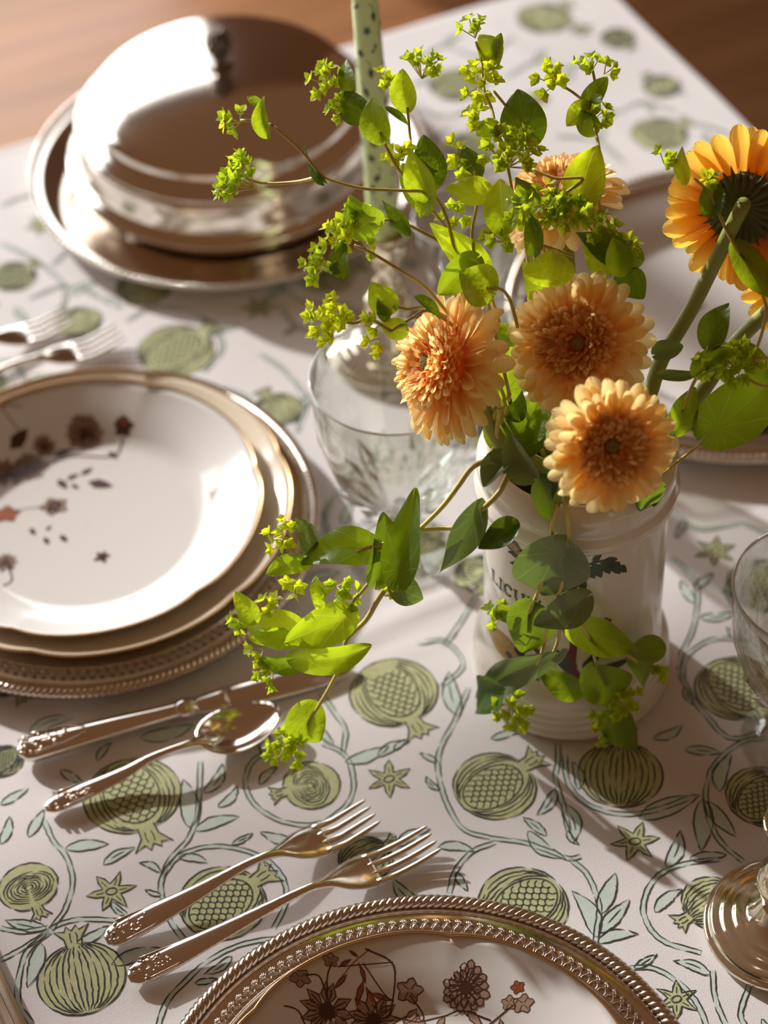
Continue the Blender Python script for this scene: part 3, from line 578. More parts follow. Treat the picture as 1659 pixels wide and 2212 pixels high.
def deco_right(q, f, loc):
    g = lambda x, y: (P(x, y, .02) - np.array(loc))[:2]
    for x, y in ((1512, 632), (1530, 690), (1650, 745), (1600, 560)):
        c = g(x, y)
        for a in (.4, 2.0, 4.1): sprigleaf(q, f, c, c + .006 * np.array([math.cos(a), math.sin(a)]), 1, .5)

c_left = P(207, 1155); c_front = np.array([.0057, .6137, 0]); c_right = P(1575, 690)
make_charger(c_left, 'round silver charger with rope edge under the left stacked plates')
make_charger(c_front, 'silver charger with rope edge and openwork band at the bottom of the photo')
make_charger(c_right, 'silver charger half hidden behind the flowers at the right edge', 1.075, lace=False)
make_plate(c_left + [0, 0, .0017], .136, .088, .029, 'cream dinner plate shaded under the white flowered plate on the left', CREAM_CHINA, 6, .3)
make_plate(c_left + [-.005, 0, .0061], .1215, .079, .028, 'white plate with blurred brown flowers on top of the left stack', PORCELAIN, 6, .2, deco_left)
make_plate(c_front + [0, .001, .0017], .1205, .077, .025, 'white plate with brown chrysanthemum print in the foreground charger', PORCELAIN, 6, PI / 2 - .16, deco_front)
make_plate(c_right + [0, -.004, .0018], .137, .090, .024, 'plain white dinner plate partly hidden behind the gerberas on the right', PORCELAIN, 6, .5, deco_right)

# ------------------------------------------------------------------ covered silver dish
cc = P(500, 374)
t = empty('covered_dish', cc, 'domed silver covered dish with a pineapple knob on a round tray', 'serving dish')
q = MB(); lathe(q, [(.0005, .003), (.12, .003), (.128, .006), (.150, .0105), (.159, .0125), (.160, .011), (.15, .006), (.128, .001), (.0005, .001)], 128); q.build('tray', SILVER, t, loc=(0, 0, 0))
q = MB()
for k in range(168): a = 2 * PI * k / 168; ball(q, (.1585 * math.cos(a), .1585 * math.sin(a), .0128), .0030, 8, 5)
tag(q.build('beaded_rim', SILVER, t, loc=(0, 0, 0)), kind='stuff')
q = MB(); lathe(q, [(.112, .0045), (.1255, .0205), (.1285, .0245), (.1288, .0262), (.1268, .0275), (.1215, .0290), (.1195, .034), (.1185, .044), (.1165, .055), (.1145, .0585), (.110, .0585), (.109, .03), (.0005, .008)], 128); q.build('dish', SILVER, t, loc=(0, 0, 0))
dome = [(.109, .0585), (.1170, .0590), (.1185, .0605), (.1175, .0630), (.1125, .0655), (.1085, .0685), (.1065, .0715), (.1060, .0740)]
for k in range(1, 25):
    a = k / 24 * PI / 2; dome.append((max(.0004, .106 * math.cos(a)), .074 + .028 * math.sin(a)))
q = MB(); lathe(q, dome, 128); lid = q.build('lid', SILVER, t, loc=(0, 0, 0))
q = MB(); lathe(q, [(.0105, .1005), (.0105, .1022), (.006, .104), (.0042, .1065), (.0040, .1095), (.0065, .1115), (.0050, .1135)], 24)
ball(q, (0, 0, .1240), .0090, 14, 10, sz=1.28)
for i in range(6):
    for j in range(10):
        a = -1.1 + i * .44; b = 2 * PI * (j + .5 * (i % 2)) / 10; ball(q, (.0092 * math.cos(a) * math.cos(b), .0092 * math.cos(a) * math.sin(b), .1240 + .0116 * math.sin(a)), .0019, 6, 4)
q.build('knob', SILVER_DARK, lid, loc=(0, 0, 0))

# ------------------------------------------------------------------ cutlery (local frame: handle end at -Y ... head at +Y, z up)
def sweep(mb, st, n=12, mat=0):
    """st: list of (y, half_width, half_thick, z)"""
    vs = []; 
    for (y, hw, ht, z) in st: vs += [(hw * math.cos(2 * PI * j / n), y, z + ht * math.sin(2 * PI * j / n)) for j in range(n)]
    k = len(st); fs = [(i * n + j, (i + 1) * n + j, (i + 1) * n + (j + 1) % n, i * n + (j + 1) % n) for i in range(k - 1) for j in range(n)]
    fs += [tuple(range(n)), tuple((k - 1) * n + j for j in range(n - 1, -1, -1))]; mb.add(vs, fs, mat)
def smooth_st(st, n=5): return [tuple(r) for r in catmull(np.array(st), n)]
def ornament(L, z, hw):
    q = MB()
    for i in range(46):
        y = rng.uniform(0, .030) ** 1.0; x = rng.uniform(-1, 1) * hw * (0.95 if y > .004 else .6) * (1 - y / .05)
        ball(q, (x, -L / 2 + .002 + y, z + .0016 - abs(x) * .12), rng.uniform(.0007, .0015), 6, 4)
    for s in (-1, 1): tube(q, catmull([(s * hw * .9, -L / 2 + .010, z + .001), (s * hw * .75, -L / 2 + .03, z + .0014), (s * hw * .3, -L / 2 + .044, z + .0018)], 4), [.0011, .0004], 5)
    return q
def place(t, a, b, z=0.0):
    """handle end at a, head end at b"""
    a = np.array(a); b = np.array(b); d = b - a; t.location = ((a[0] + b[0]) / 2, (a[1] + b[1]) / 2, z); t.rotation_euler = (0, 0, math.atan2(d[1], d[0]) - PI / 2)
def make_fork(L, label, group=None):
    t = empty('fork', (0, 0, 0), label, 'fork', group); h = L / 2; q = MB()
    hd = .062 * L / .195
    st = smooth_st([(-h, .0035, .0016, .0030), (-h + .006, .0078, .0024, .0034), (-h + .022, .0088, .0022, .0046), (-h + .055, .0062, .0019, .0075), (h - hd - .030, .0032, .0021, .0125), (h - hd - .010, .0036, .0021, .0110), (h - hd + .004, .0100, .0013, .0070), (h - hd + .014, .0125, .0011, .0045), (h - hd + .024, .0128, .0010, .0030)], 5)
    sweep(q, st); q.build('handle', SILVER, t, loc=(0, 0, 0))
    ornament(L, .0045, .0085).build('handle_ornament', SILVER_OLD, t, loc=(0, 0, 0))
    for k in range(4):
        x = (k - 1.5) * .0066; m = MB(); s2 = smooth_st([(h - hd + .020, .0026, .0011, .0035), (h - hd + .032, .0023, .0012, .0024), (h - .018, .0021, .0012, .0034), (h - .004, .0015, .0010, .0066), (h, .0006, .0006, .0078)], 4)
        sweep(m, s2, 8); m.v = [(v[0] + x * (1 - .06 * (v[1] - (h - hd)) / hd), v[1], v[2]) for v in m.v]; m.build('tine', SILVER, t, loc=(0, 0, 0))
    return t
def make_spoon(L, label):
    t = empty('spoon', (0, 0, 0), label, 'spoon'); h = L / 2; q = MB(); bl = .056; bw = .0185
    st = smooth_st([(-h, .003, .0016, .0030), (-h + .006, .0065, .0022, .0033), (-h + .020, .0072, .0021, .0044), (-h + .05, .0052, .0019, .0070), (h - bl - .03, .0030, .0020, .0115), (h - bl - .006, .0030, .0020, .0105), (h - bl + .008, .0060, .0012, .0075)], 5)
    sweep(q, st); q.build('handle', SILVER, t, loc=(0, 0, 0)); ornament(L, .0044, .007).build('handle_ornament', SILVER_OLD, t, loc=(0, 0, 0))
    q = MB(); n = 32; rings = 9; vs = []
    def bp(r, a, dz):
        y = h - bl / 2 + bl / 2 * r * math.sin(a); ww = bw * (1 - .13 * math.sin(a)); x = ww * r * math.cos(a)
        z = .0015 + .0065 * r ** 2.2 + .0026 * ((y - h + bl / 2) / (bl / 2)) ** 2 * r - dz
        return (x, y, z)
    for dz in (0, .0011):
        for i in range(rings + 1):
            r = max(.01, i / rings); vs += [bp(r, 2 * PI * j / n, dz if i < rings else dz * .9) for j in range(n)]
    S = (rings + 1) * n; fs = []
    for i in range(rings):
        for j in range(n):
            a, b, c, d = i * n + j, i * n + (j + 1) % n, (i + 1) * n + (j + 1) % n, (i + 1) * n + j
            fs += [(a, d, c, b), (S + a, S + b, S + c, S + d)]
    fs += [(rings * n + j, S + rings * n + j, S + rings * n + (j + 1) % n, rings * n + (j + 1) % n) for j in range(n)]
    fs += [tuple(range(n)), tuple(S + j for j in range(n - 1, -1, -1))]
    q.add(vs, fs); q.build('bowl', SILVER, t, loc=(0, 0, 0)); return t
def make_knife(L, label):
    t = empty('knife', (0, 0, 0), label, 'knife'); h = L / 2; hl = L * .47; q = MB()
    st = smooth_st([(-h, .004, .003, .0062), (-h + .006, .0088, .0058, .0062), (-h + .02, .0096, .0062, .0062), (-h + .06, .0078, .0054, .0060), (-h + hl - .012, .0058, .0044, .0052), (-h + hl, .0056, .0044, .0050)], 5)
    sweep(q, st, 14); q.build('handle', SILVER, t, loc=(0, 0, 0)); ornament(L, .0105, .0085).build('handle_ornament', SILVER_OLD, t, loc=(0, 0, 0))
    q = MB(); sweep(q, smooth_st([(-h + hl - .001, .0060, .0047, .0050), (-h + hl + .003, .0074, .0056, .0050), (-h + hl + .009, .0066, .0046, .0048), (-h + hl + .012, .0058, .0030, .0046)], 4), 14); q.build('bolster', SILVER, t, loc=(0, 0, 0))
    q = MB(); sweep(q, smooth_st([(-h + hl + .010, .0070, .0012, .0046), (-h + hl + .03, .0092, .0011, .0040), (0.03, .0098, .0010, .0030), (h - .03, .0100, .0008, .0016), (h - .008, .0070, .0006, .0012), (h, .0015, .0004, .0012)], 5), 10); q.build('blade', SILVER, t, loc=(0, 0, 0)); return t
def ln(a, b): return float(np.linalg.norm(np.array(a)[:2] - np.array(b)[:2]))
for px, lab, kind in (((228, 2030, 806, 1760), 'silver fork lying further from the foreground plate, tines toward the vase', 'f'), ((278, 2112, 938, 1818), 'silver fork nearest the foreground charger, tines at its rope edge', 'f'),
                      ((98, 1745, 606, 1545), 'silver spoon below the knife with its bowl by the hanging leaves', 's'), ((40, 1632, 765, 1432), 'silver dinner knife between the left charger and the spoon', 'k'),
                      ((-330, 850, 150, 690), 'blurred silver fork far left behind the left plates, upper one', 'f'), ((-240, 905, 262, 724), 'blurred silver fork touching the rim of the left charger', 'f')):
    a, b = P(px[0], px[1], .004), P(px[2], px[3], .004); L = ln(a, b)
    t = {'f': make_fork, 's': make_spoon, 'k': make_knife}[kind](L, lab); place(t, a, b, .0004)

# ------------------------------------------------------------------ glasses
def make_coupe(loc, label, R=.052, H=.135, name='wine_glass'):
    t = empty(name, loc, label, 'glass', None); bz = H * .27
    q = MB(); lathe(q, [(.0042, bz), (.012, bz + .002), (R * .50, bz + H * .08), (R * .80, bz + H * .24), (R * .96, bz + H * .45), (R, H), (R * .985, H + .0004), (R * .965, H - .002), (R * .925, bz + H * .45), (R * .765, bz + H * .25), (R * .45, bz + H * .095), (.0005, bz + .005)], 72); q.build('bowl', GLASS, t, loc=(0, 0, 0))
    tt = np.linspace(0, 2 * PI, 97); q = MB(); tube(q, np.stack([R * .99 * np.cos(tt), R * .99 * np.sin(tt), np.full(97, H)], 1), .0010, 8, cap=False); q.build('rim', GLASS_EDGE, t, loc=(0, 0, 0))
    q = MB()
    for row, (r0, z0, L) in enumerate(((R * .60, bz + H * .115, R * .30), (R * .40, bz + H * .06, R * .22))):
        for k in range(14):
            a = 2 * PI * (k + .5 * row) / 14; d = np.array([math.cos(a), math.sin(a), 0]); tv = np.array([-d[1], d[0], 0]); up = unit(np.array([d[0] * .8, d[1] * .8, .9])); nn = np.cross(tv, up); c = d * r0 + np.array([0, 0, z0])
            q.add([c + up * L, c + tv * L * .34, c - up * L, c - tv * L * .34, c + nn * L * .22, c - nn * L * .08], [(0, 1, 4), (1, 2, 4), (2, 3, 4), (3, 0, 4), (1, 0, 5), (2, 1, 5), (3, 2, 5), (0, 3, 5)])
    q.build('cut_facets', CRYSTAL, t, loc=(0, 0, 0), smooth=False)
    q = MB(); lathe(q, [(.0060, .006), (.0040, .014), (.0036, bz * .5), (.0062, bz * .62), (.0036, bz * .75), (.0045, bz + .001)], 24); q.build('stem', CRYSTAL, t, loc=(0, 0, 0))
    q = MB(); lathe(q, [(.0005, .0005), (R * .68, .0005), (R * .70, .0014), (R * .4, .0034), (.006, .0065), (.0005, .0066)], 48); q.build('foot', GLASS, t, loc=(0, 0, 0))
    return t
def coupe_at(x, y, label, R, H): return make_coupe(P(x, y, H) * [1, 1, 0], label, R, H)
coupe_at(853, 812, 'clear stemmed glass left of the flowers, in front of the candle', .054, .155)
coupe_at(1772, 1268, 'clear stemmed glass cut off by the right edge beside the vase', .050, .14)
coupe_at(1085, 560, 'faceted crystal goblet behind the flowers, right of the candle', .042, .13)
coupe_at(1000, 470, 'small crystal glass far back between candle and flowers', .036, .10)

# ------------------------------------------------------------------ candle and candlesticks
def make_stick(loc, label, H):
    t = empty('candlestick', loc, label, 'candlestick')
    q = MB(); lathe(q, [(.0005, 0), (.0445, 0), (.0455, .0010), (.0458, .0030), (.0450, .0048), (.0436, .0052), (.0430, .0048), (.0424, .0056), (.0418, .0088), (.0405, .0098), (.0375, .0092), (.0362, .0096), (.0352, .0112), (.0338, .0118), (.0305, .0110), (.0292, .0114), (.0282, .0132), (.0270, .0138), (.0225, .0132), (.0205, .0150), (.0175, .0200), (.0145, .0255), (.0125, .0290), (.0005, .0292)], 80); q.build('foot', AMBER, t, loc=(0, 0, 0))
    q = MB(); lathe(q, [(.0120, .0285), (.0105, .031), (.0135, .034), (.0178, .041), (.0186, .047), (.0170, .054), (.0120, .061), (.0095, .064), (.0120, .067), (.0095, .070), (.0080, H * .70), (.0110, H * .74), (.0085, H * .77)], 48); q.build('stem', AMBER, t, loc=(0, 0, 0))
    q = MB(); lathe(q, [(.0085, H * .765), (.0145, H * .80), (.0160, H * .86), (.0150, H * .95), (.0185, H - .003), (.0190, H), (.0170, H + .0005), (.0125, H - .004), (.0120, H * .86), (.0005, H * .83)], 48); q.build('candle_cup', AMBER, t, loc=(0, 0, 0))
    return t
def leafpoly(c, d, L, wd):
    d = unit(d); p = np.array([-d[1], d[0]]); return [c, c + d * L * .35 + p * wd, c + d * L * .75 + p * wd * .6, c + d * L, c + d * L * .75 - p * wd * .6, c + d * L * .35 - p * wd]
def make_candle(base, tilt_dir, R, H, label, ink=True):
    t = empty('taper_candle', base, label, 'candle')
    ax = unit(tilt_dir); sx = unit(np.cross([0, 1, 0], ax)); sy = np.cross(ax, sx)
    def S(u, v, l=0.0):
        r = R * (1 - .35 * v / H) + l + .00012; a = u / R - PI / 2
        return tuple(np.array(base) + ax * v + r * (math.cos(a) * sx + math.sin(a) * sy))
    q = MB(); n = 32; vs = []; zs = list(np.linspace(0, H, 20))
    for v in zs: vs += [np.array(S(R * 2 * PI * j / n, v)) for j in range(n)]
    vs.append(np.array(base) + ax * (H + .006)); k = len(zs)
    q.add(vs, [(i * n + j, i * n + (j + 1) % n, (i + 1) * n + (j + 1) % n, (i + 1) * n + j) for i in range(k - 1) for j in range(n)] + [((k - 1) * n + j, (k - 1) * n + (j + 1) % n, k * n) for j in range(n)] + [tuple(range(n - 1, -1, -1))])
    q.build('wax_body', CANDLE, t)
    q = MB(); top = np.array(base) + ax * (H + .004); tube(q, [top, top + ax * .006, top + ax * .011 + sx * .002], .0008, 6); q.build('wick', CANDLE_INK, t)
    if ink:
        q = MB(); v = .006; k = 0
        while v < H * .95:
            for s in range(5):
                u = (s + .5 * (k % 2)) * 2 * PI * R / 5 + rng.normal(0, .001); a = rng.uniform(0, 2 * PI); c = np.array([u, v + rng.normal(0, .002)])
                if (s + k) % 3 == 0:
                    for m in range(5):
                        b = a + m * 2 * PI / 5; fill2(q, leafpoly(c, np.array([math.cos(b), math.sin(b)]), .0042, .0010), S, 0, .00006)
                elif (s + k) % 3 == 1:
                    fill2(q, leafpoly(c, np.array([math.cos(a), math.sin(a)]), .0085, .0024), S, 0, .00006)
                    stroke2(q, [c, c - .004 * np.array([math.cos(a), math.sin(a)]), c - .007 * np.array([math.cos(a + .5), math.sin(a + .5)])], .0008, S, 0, .00006)
                else:
                    fill2(q, leafpoly(c, np.array([math.cos(a), math.sin(a)]), .0050, .0014), S, 0, .00006); fill2(q, leafpoly(c, np.array([math.cos(a + 2), math.sin(a + 2)]), .0045, .0012), S, 0, .00006)
            v += .0145; k += 1
        q.build('printed_sprigs', CANDLE_INK, t)
    return t
HS = .115; s1 = P(832, 520, HS - .012)
make_stick((s1[0], s1[1], 0), 'silvered glass candlestick holding the green candle behind the stemmed glass', HS)
make_candle(s1, np.array([-.03, -.01, 1]), .0115, .26, 'pale green taper candle with dark botanical print beside the covered dish')
s2 = P(1690, 2004)
make_stick((s2[0], s2[1], 0), 'silvered glass candlestick with a ringed foot at the right edge', .10)
make_candle((s2[0], s2[1], .088), np.array([0, 0, 1]), .0115, .22, 'candle in the ringed-foot candlestick at the right edge', True)

# ------------------------------------------------------------------ wooden board in the bottom-left corner
w0, w1 = P(0, 2092, .008), P(56, 2212, .008); wd = unit((w1 - w0) * [1, 1, 0]); wn_ = np.array([-wd[1], wd[0], 0]); wn_ = wn_ if wn_[0] < 0 else -wn_
mid = w0 * [1, 1, 0]
t = empty('wooden_board', mid + wn_ * .09, 'tan wooden board with dark grain in the bottom left corner', 'board', rz=math.atan2(wd[1], wd[0]))
q = MB(); box(q, (-.12, -.09, 0), (.17, .084, .0085)); q.build('panel', TAN_WOOD, t, loc=(0, 0, 0), smooth=False)
q = MB(); tube(q, [(-.12, .0868, .0045), (.17, .0868, .0045)], .0042, 10); tube(q, [(-.12, -.0868, .0045), (.17, -.0868, .0045)], .0042, 10); q.build('rounded_edge', TAN_WOOD, t, loc=(0, 0, 0))

# ------------------------------------------------------------------ apothecary jar
JC = P(1232, 1440); JX, JY = JC[0], JC[1]
jar = empty('apothecary_jar', JC, 'cream glazed apothecary jar painted with a plant, holding the flowers', 'jar')
JP = [(.0005, .0), (.0590, .0), (.0612, .0012), (.0624, .0035), (.0622, .0060), (.0604, .0076), (.0604, .0084), (.0620, .0100), (.0622, .0126), (.0604, .0142), (.0604, .0150), (.0618, .0166), (.0620, .0190), (.0603, .0206), (.0603, .0214), (.0616, .0230), (.0618, .0262), (.0606, .0276), (.0608, .0290), (.0612, .0320), (.0606, .0350), (.0585, .0385), (.0562, .0415), (.0552, .0450), (.0550, .0520),
      (.0550, .1500), (.0548, .1600), (.0545, .1645), (.0560, .1650), (.0597, .1656), (.0606, .1675), (.0600, .1715), (.0575, .1752), (.0572, .1765), (.0582, .1790), (.0590, .1840), (.0583, .1900), (.0560, .1945), (.0530, .1968), (.0500, .1972), (.0482, .1955), (.0478, .1900), (.0485, .1700), (.0490, .0600), (.0480, .0120), (.0005, .0100)]
q = MB(); lathe(q, JP, 128); q.build('body', CERAMIC, jar, loc=(0, 0, 0))
q = MB(); q.add([(.0488 * math.cos(2 * PI * j / 48), .0488 * math.sin(2 * PI * j / 48), .150) for j in range(48)], [tuple(range(48))]); q.build('dark_disc', JAR_DARK, jar, loc=(0, 0, 0), smooth=False)  # flat near-black disc across the inside of the jar, below its mouth
JR = .0552
def Jhit(x, y, R=JR, off=0.0):
    """pixel ray meets the upright cylinder of radius R round the jar axis"""
    d = ray(x, y); ox, oy = ORG[0] - JX, ORG[1] - JY; a = d[0] ** 2 + d[1] ** 2; b = 2 * (ox * d[0] + oy * d[1]); c = ox * ox + oy * oy - R * R; disc = b * b - 4 * a * c
    tt = (-b - math.sqrt(disc)) / (2 * a) if disc > 0 else -b / (2 * a)
    return ORG + d * tt
def Juv(x, y):
    p = Jhit(x, y); return np.array([math.atan2(p[1] - JY, p[0] - JX) * JR, p[2]])
def JS(u, v, l): a = u / JR; return (JX + (JR + .00012 + l) * math.cos(a), JY + (JR + .00012 + l) * math.sin(a), v)
q = MB()      # materials: 0 ink 1 green 2 crimson 3 blue 4 ochre
def jpoly(px, m, l=0): fill2(q, [Juv(*p) for p in px], JS, m, l)
def jline(px, wd, m, l=.00004, taper=False): stroke2(q, catmull([Juv(*p) for p in px], 5), wd, JS, m, l, taper=taper)
def jleaf(x, y, x2, y2, wr=.32, m=1):
    a, b = Juv(x, y), Juv(x2, y2); fill2(q, leafpoly(a, b - a, np.linalg.norm(b - a), np.linalg.norm(b - a) * wr * .5), JS, m, .00002)
# lettering LICUM, round the jar
LET = {'L': [[(0, 1), (0, 0), (.7, 0), (.7, .2)], [(-.18, 1), (.2, 1)]], 'I': [[(0, 0), (0, 1)], [(-.2, 0), (.2, 0)], [(-.2, 1), (.2, 1)]], 'C': [[(.7, .8), (.55, .97), (.3, 1), (.08, .8), (0, .5), (.08, .2), (.3, 0), (.55, .03), (.72, .2)], [(.72, .95), (.72, .7)]],
       'U': [[(0, 1), (0, .3), (.15, .05), (.4, 0), (.62, .08), (.75, .3), (.75, 1)], [(-.18, 1), (.18, 1)], [(.57, 1), (.93, 1)]], 'M': [[(0, 0), (.08, 1), (.5, .12), (.92, 1), (1, 0)], [(-.15, 0), (.18, 0)], [(.82, 0), (1.16, 0)], [(-.1, 1), (.1, 1)], [(.9, 1), (1.1, 1)]]}
e0 = Juv(1166, 1320); LH = .0088; uu = e0[0]; base = e0[1] - .0005
for ch, wd_ in (('M', 1.0), ('U', .75), ('C', .72), ('I', .0), ('L', .7)):
    uu -= wd_ * LH * .85
    for st in LET[ch]: stroke2(q, [np.array([uu + x * LH * .85, base + y * LH]) for x, y in st], .0014, JS, 0, .00005)
    uu -= LH * .42
# plant
jline([(1228, 1262), (1240, 1290), (1249, 1330), (1240, 1385), (1237, 1440), (1256, 1470)], .0046, 2); jline([(1240, 1385), (1225, 1420)], .002, 2); jline([(1150, 1395), (1172, 1420), (1180, 1440)], .0034, 2)
jline([(1232, 1262), (1262, 1225), (1310, 1212), (1352, 1232)], .0012, 1)
for x, y, x2, y2 in ((1262, 1222, 1285, 1250), (1280, 1216, 1300, 1248), (1300, 1210, 1318, 1240), (1320, 1212, 1340, 1240), (1335, 1222, 1354, 1236), (1260, 1226, 1250, 1190), (1280, 1216, 1300, 1195), (1305, 1210, 1335, 1208), (1245, 1240, 1265, 1275), (1240, 1250, 1240, 1278)): jleaf(x, y, x2, y2, .5)
for x, y, x2, y2 in ((1150, 1218, 1098, 1190), (1150, 1222, 1100, 1215), (1155, 1230, 1120, 1245), (1195, 1398, 1238, 1462), (1258, 1458, 1298, 1398), (1282, 1452, 1364, 1420), (1242, 1472, 1172, 1438), (1185, 1508, 1242, 1480), (1250, 1475, 1300, 1480), (1240, 1462, 1215, 1400)): jleaf(x, y, x2, y2, .34)
jline([(1098, 1192), (1130, 1190)], .0012, 0)
for x, y in ((1308, 1338), (1316, 1341), (1306, 1349), (1315, 1352), (1296, 1352)): fill2(q, circ(Juv(x, y), .0016, .0016, 0, 10), JS, 2, .00003)
jline([(1262, 1385), (1285, 1365), (1300, 1352)], .0010, 2)
for k, (x, y, rx, ry) in enumerate(((1085, 1392, .0125, .011), (1066, 1370, .008, .008), (1112, 1412, .008, .006))): fill2(q, circ(Juv(x, y), rx, ry, .3, 20), JS, 4, .00001 * k)
fill2(q, circ(Juv(1122, 1408), .004, .0035, 0, 12), JS, 0, .00006); fill2(q, circ(Juv(1100, 1415), .003, .003, 0, 12), JS, 0, .00006)
jline([(1050, 1388), (1062, 1410), (1085, 1435), (1123, 1458), (1165, 1468)], .0022, 3); jline([(1054, 1405), (1070, 1430), (1095, 1455), (1130, 1474)], .0014, 2); jline([(1048, 1375), (1055, 1395), (1075, 1420), (1110, 1445)], .0012, 4)
fill2(q, circ(Juv(1100, 1170), .010, .0055, -.5, 18), JS, 3, 0); fill2(q, circ(Juv(1108, 1180), .006, .0030, -.5, 14), JS, 4, .00004)
q.build('painted_plant', [J_INK, J_GREEN, J_RED, J_BLUE, J_YEL], jar)

# ------------------------------------------------------------------ gerberas
def petal_mesh(name, m, W, bend, cup, notch=0.0, nu=6, nv=9):
    q = MB(); vs = []; uvs = []
    for i in range(nv + 1):
        t = math.sin(PI / 2 * i / nv) ** .9; wd = W * min(1.0, .25 + .75 * (t / .62) ** .9) * (math.sqrt(max(0.004, 1 - ((t - .80) / .20) ** 2)) if t > .80 else 1.0)
        for j in range(nu + 1):
            s = j / nu * 2 - 1; x = s * wd; y = t - notch * abs(s) * (t > .9) * .03
            z = bend * t * t + cup * (x * x) / max(W, 1e-6) + .012 * math.cos(s * PI * 2.5) * (1 - abs(s)) * t
            vs.append((x, y, z)); uvs.append((j / nu, t))
    k = nu + 1; q.add(vs, [(i * k + j, i * k + j + 1, (i + 1) * k + j + 1, (i + 1) * k + j) for i in range(nv) for j in range(nu)], 0, uvs)
    return q.mesh(name, [m])
PM = {}
for nm, mo, mi in (('peach', PEACH, PEACH_IN), ('yellow', YELLOW, YELLOW_IN)):
    PM[nm] = {'outer': [petal_mesh('ray_petal', mo, .165, b, c) for b, c in ((.10, .5), (-.10, .35), (.02, .6))], 'mid': [petal_mesh('inner_petal', mo, .17, b, .8, nu=4, nv=6) for b in (.12, .28)], 'in': mi}
def gerbera(px, d, Rpx, nrm, stem_px, pal, label, dome=0.0, reflex=0.0, back=False):
    C0 = D(px[0], px[1], d); R = Rpx * d / F_PX; n = camdir(*nrm)
    ux = unit(np.cross(UP, n)); uy = np.cross(n, ux); B = np.stack([ux, uy, n], 1)
    if isinstance(stem_px[-1][0], str): pass
    pts = [C0 - n * R * .06, C0 - n * R * .45] + [D(*s) for s in stem_px] + [np.array([JX, JY, .165]) + rng.uniform(-.014, .014, 3) * [1, 1, 0], np.array([JX, JY, .03]) + rng.uniform(-.02, .02, 3) * [1, 1, 0]]
    base = pts[-1]; t = empty('gerbera', base, label, 'flower')
    q = MB(); tube(q, catmull(pts, 6), [.0040, .0044, .0046, .0046], 12); q.build('stem', STEM_G, t)
    def put(me, name, ang, r0, L, wsc, tilt, lift, roll=0.0):
        dr = np.array([math.cos(ang), math.sin(ang), 0]); tv = np.array([-dr[1], dr[0], 0])
        y = dr * math.cos(tilt) + np.array([0, 0, math.sin(tilt)]); x = -tv; z = np.cross(x, y)
        x2 = x * math.cos(roll) + z * math.sin(roll); z2 = np.cross(x2, y)
        M3 = B @ np.stack([x2 * L * wsc, y * L, z2 * L], 1); p = C0 + B @ (dr * r0 + np.array([0, 0, lift])) - base
        o = link(name, me, t); o.matrix_basis = Matrix([[*M3[0], p[0]], [*M3[1], p[1]], [*M3[2], p[2]], [0, 0, 0, 1]])
    mo = PM[pal]['outer']; mm = PM[pal]['mid']
    for ly, (cnt, r0, L, tilt, lift) in enumerate(((24, .22, .80, -.10, -.04), (24, .22, .76, .10, .0), (22, .22, .66, .26, .03))):
        for k in range(cnt):
            a = 2 * PI * (k + .5 * ly) / cnt + rng.normal(0, .035)
            put(mo[int(rng.integers(3))], 'ray_petal', a, r0 * R, L * R * rng.uniform(.93, 1.04), rng.uniform(.78, .98), tilt - reflex + rng.normal(0, .05), lift * R, rng.normal(0, .16))
    for ly, (cnt, r0, L, tilt, lift) in enumerate(((34, .30, .36, .42, .05), (34, .26, .33, .62, .08), (30, .22, .29, .85, .10))):
        for k in range(cnt):
            a = 2 * PI * (k + .5 * ly) / cnt + rng.normal(0, .05)
            put(mm[int(rng.integers(2))], 'inner_petal', a, r0 * R, L * R * rng.uniform(.85, 1.12), rng.uniform(.6, .8), tilt - reflex * .5 + rng.normal(0, .12), (lift + dome * .5) * R, rng.normal(0, .3))
    q = MB()                                       # dense small florets
    for k in range(330):
        f = math.sqrt((k + 3) / 333); a = k * 2.39996; r = R * (.055 + .385 * f); L = R * (.12 + .12 * f) * rng.uniform(.85, 1.2); tilt = 1.25 - .55 * f + rng.normal(0, .15)
        dr = np.array([math.cos(a), math.sin(a), 0]); tv = np.array([-dr[1], dr[0], 0]); y = dr * math.cos(tilt) + np.array([0, 0, math.sin(tilt)]); z = np.cross(-tv, y)
        o = dr * r + np.array([0, 0, R * (.06 + .10 * f * (1 - dome) + dome * (1 - f * f) * .9)]); wd = R * .036
        loc = [o - tv * wd * .6, o + tv * wd * .6, o + y * L * .6 + tv * wd + z * L * .04, o + y * L * .6 - tv * wd + z * L * .04, o + y * L * .92 + tv * wd * .7 - z * L * .10, o + y * L * .92 - tv * wd * .7 - z * L * .10, o + y * L - z * L * .16, o + y * L * .55 + z * L * .10]
        q.add([C0 + B @ v for v in loc], [(0, 1, 2, 7), (0, 7, 3), (7, 2, 4, 6), (7, 6, 5, 3)], 0, [(.5, 0), (.5, 0), (.5, .6), (.5, .6), (.5, .9), (.5, .9), (.5, 1), (.5, .6)])
    tag(q.build('disc_florets', PM[pal]['in'], t), kind='stuff')
    q = MB(); lathe(q, [(R * .48, -R * .02), (R * .40, R * (.05 + dome * .18)), (R * .22, R * (.07 + dome * .62)), (R * .03, R * (.06 + dome * .80))], 24, 0); q.uv = [(.5, .25)] * len(q.uv); q.v = [tuple(C0 + B @ np.array(v)) for v in q.v]; q.build('receptacle', PM[pal]['in'], t)
    q = MB(); vs = []
    ball(q, (0, 0, 0), R * .105, 16, 8, sz=.5)
    for k in range(46):
        f = math.sqrt((k + 1) / 47); a = k * 2.39996; ball(q, (R * .10 * f * math.cos(a), R * .10 * f * math.sin(a), R * .055 * math.sqrt(max(0, 1.15 - f * f))), R * .016, 5, 3)
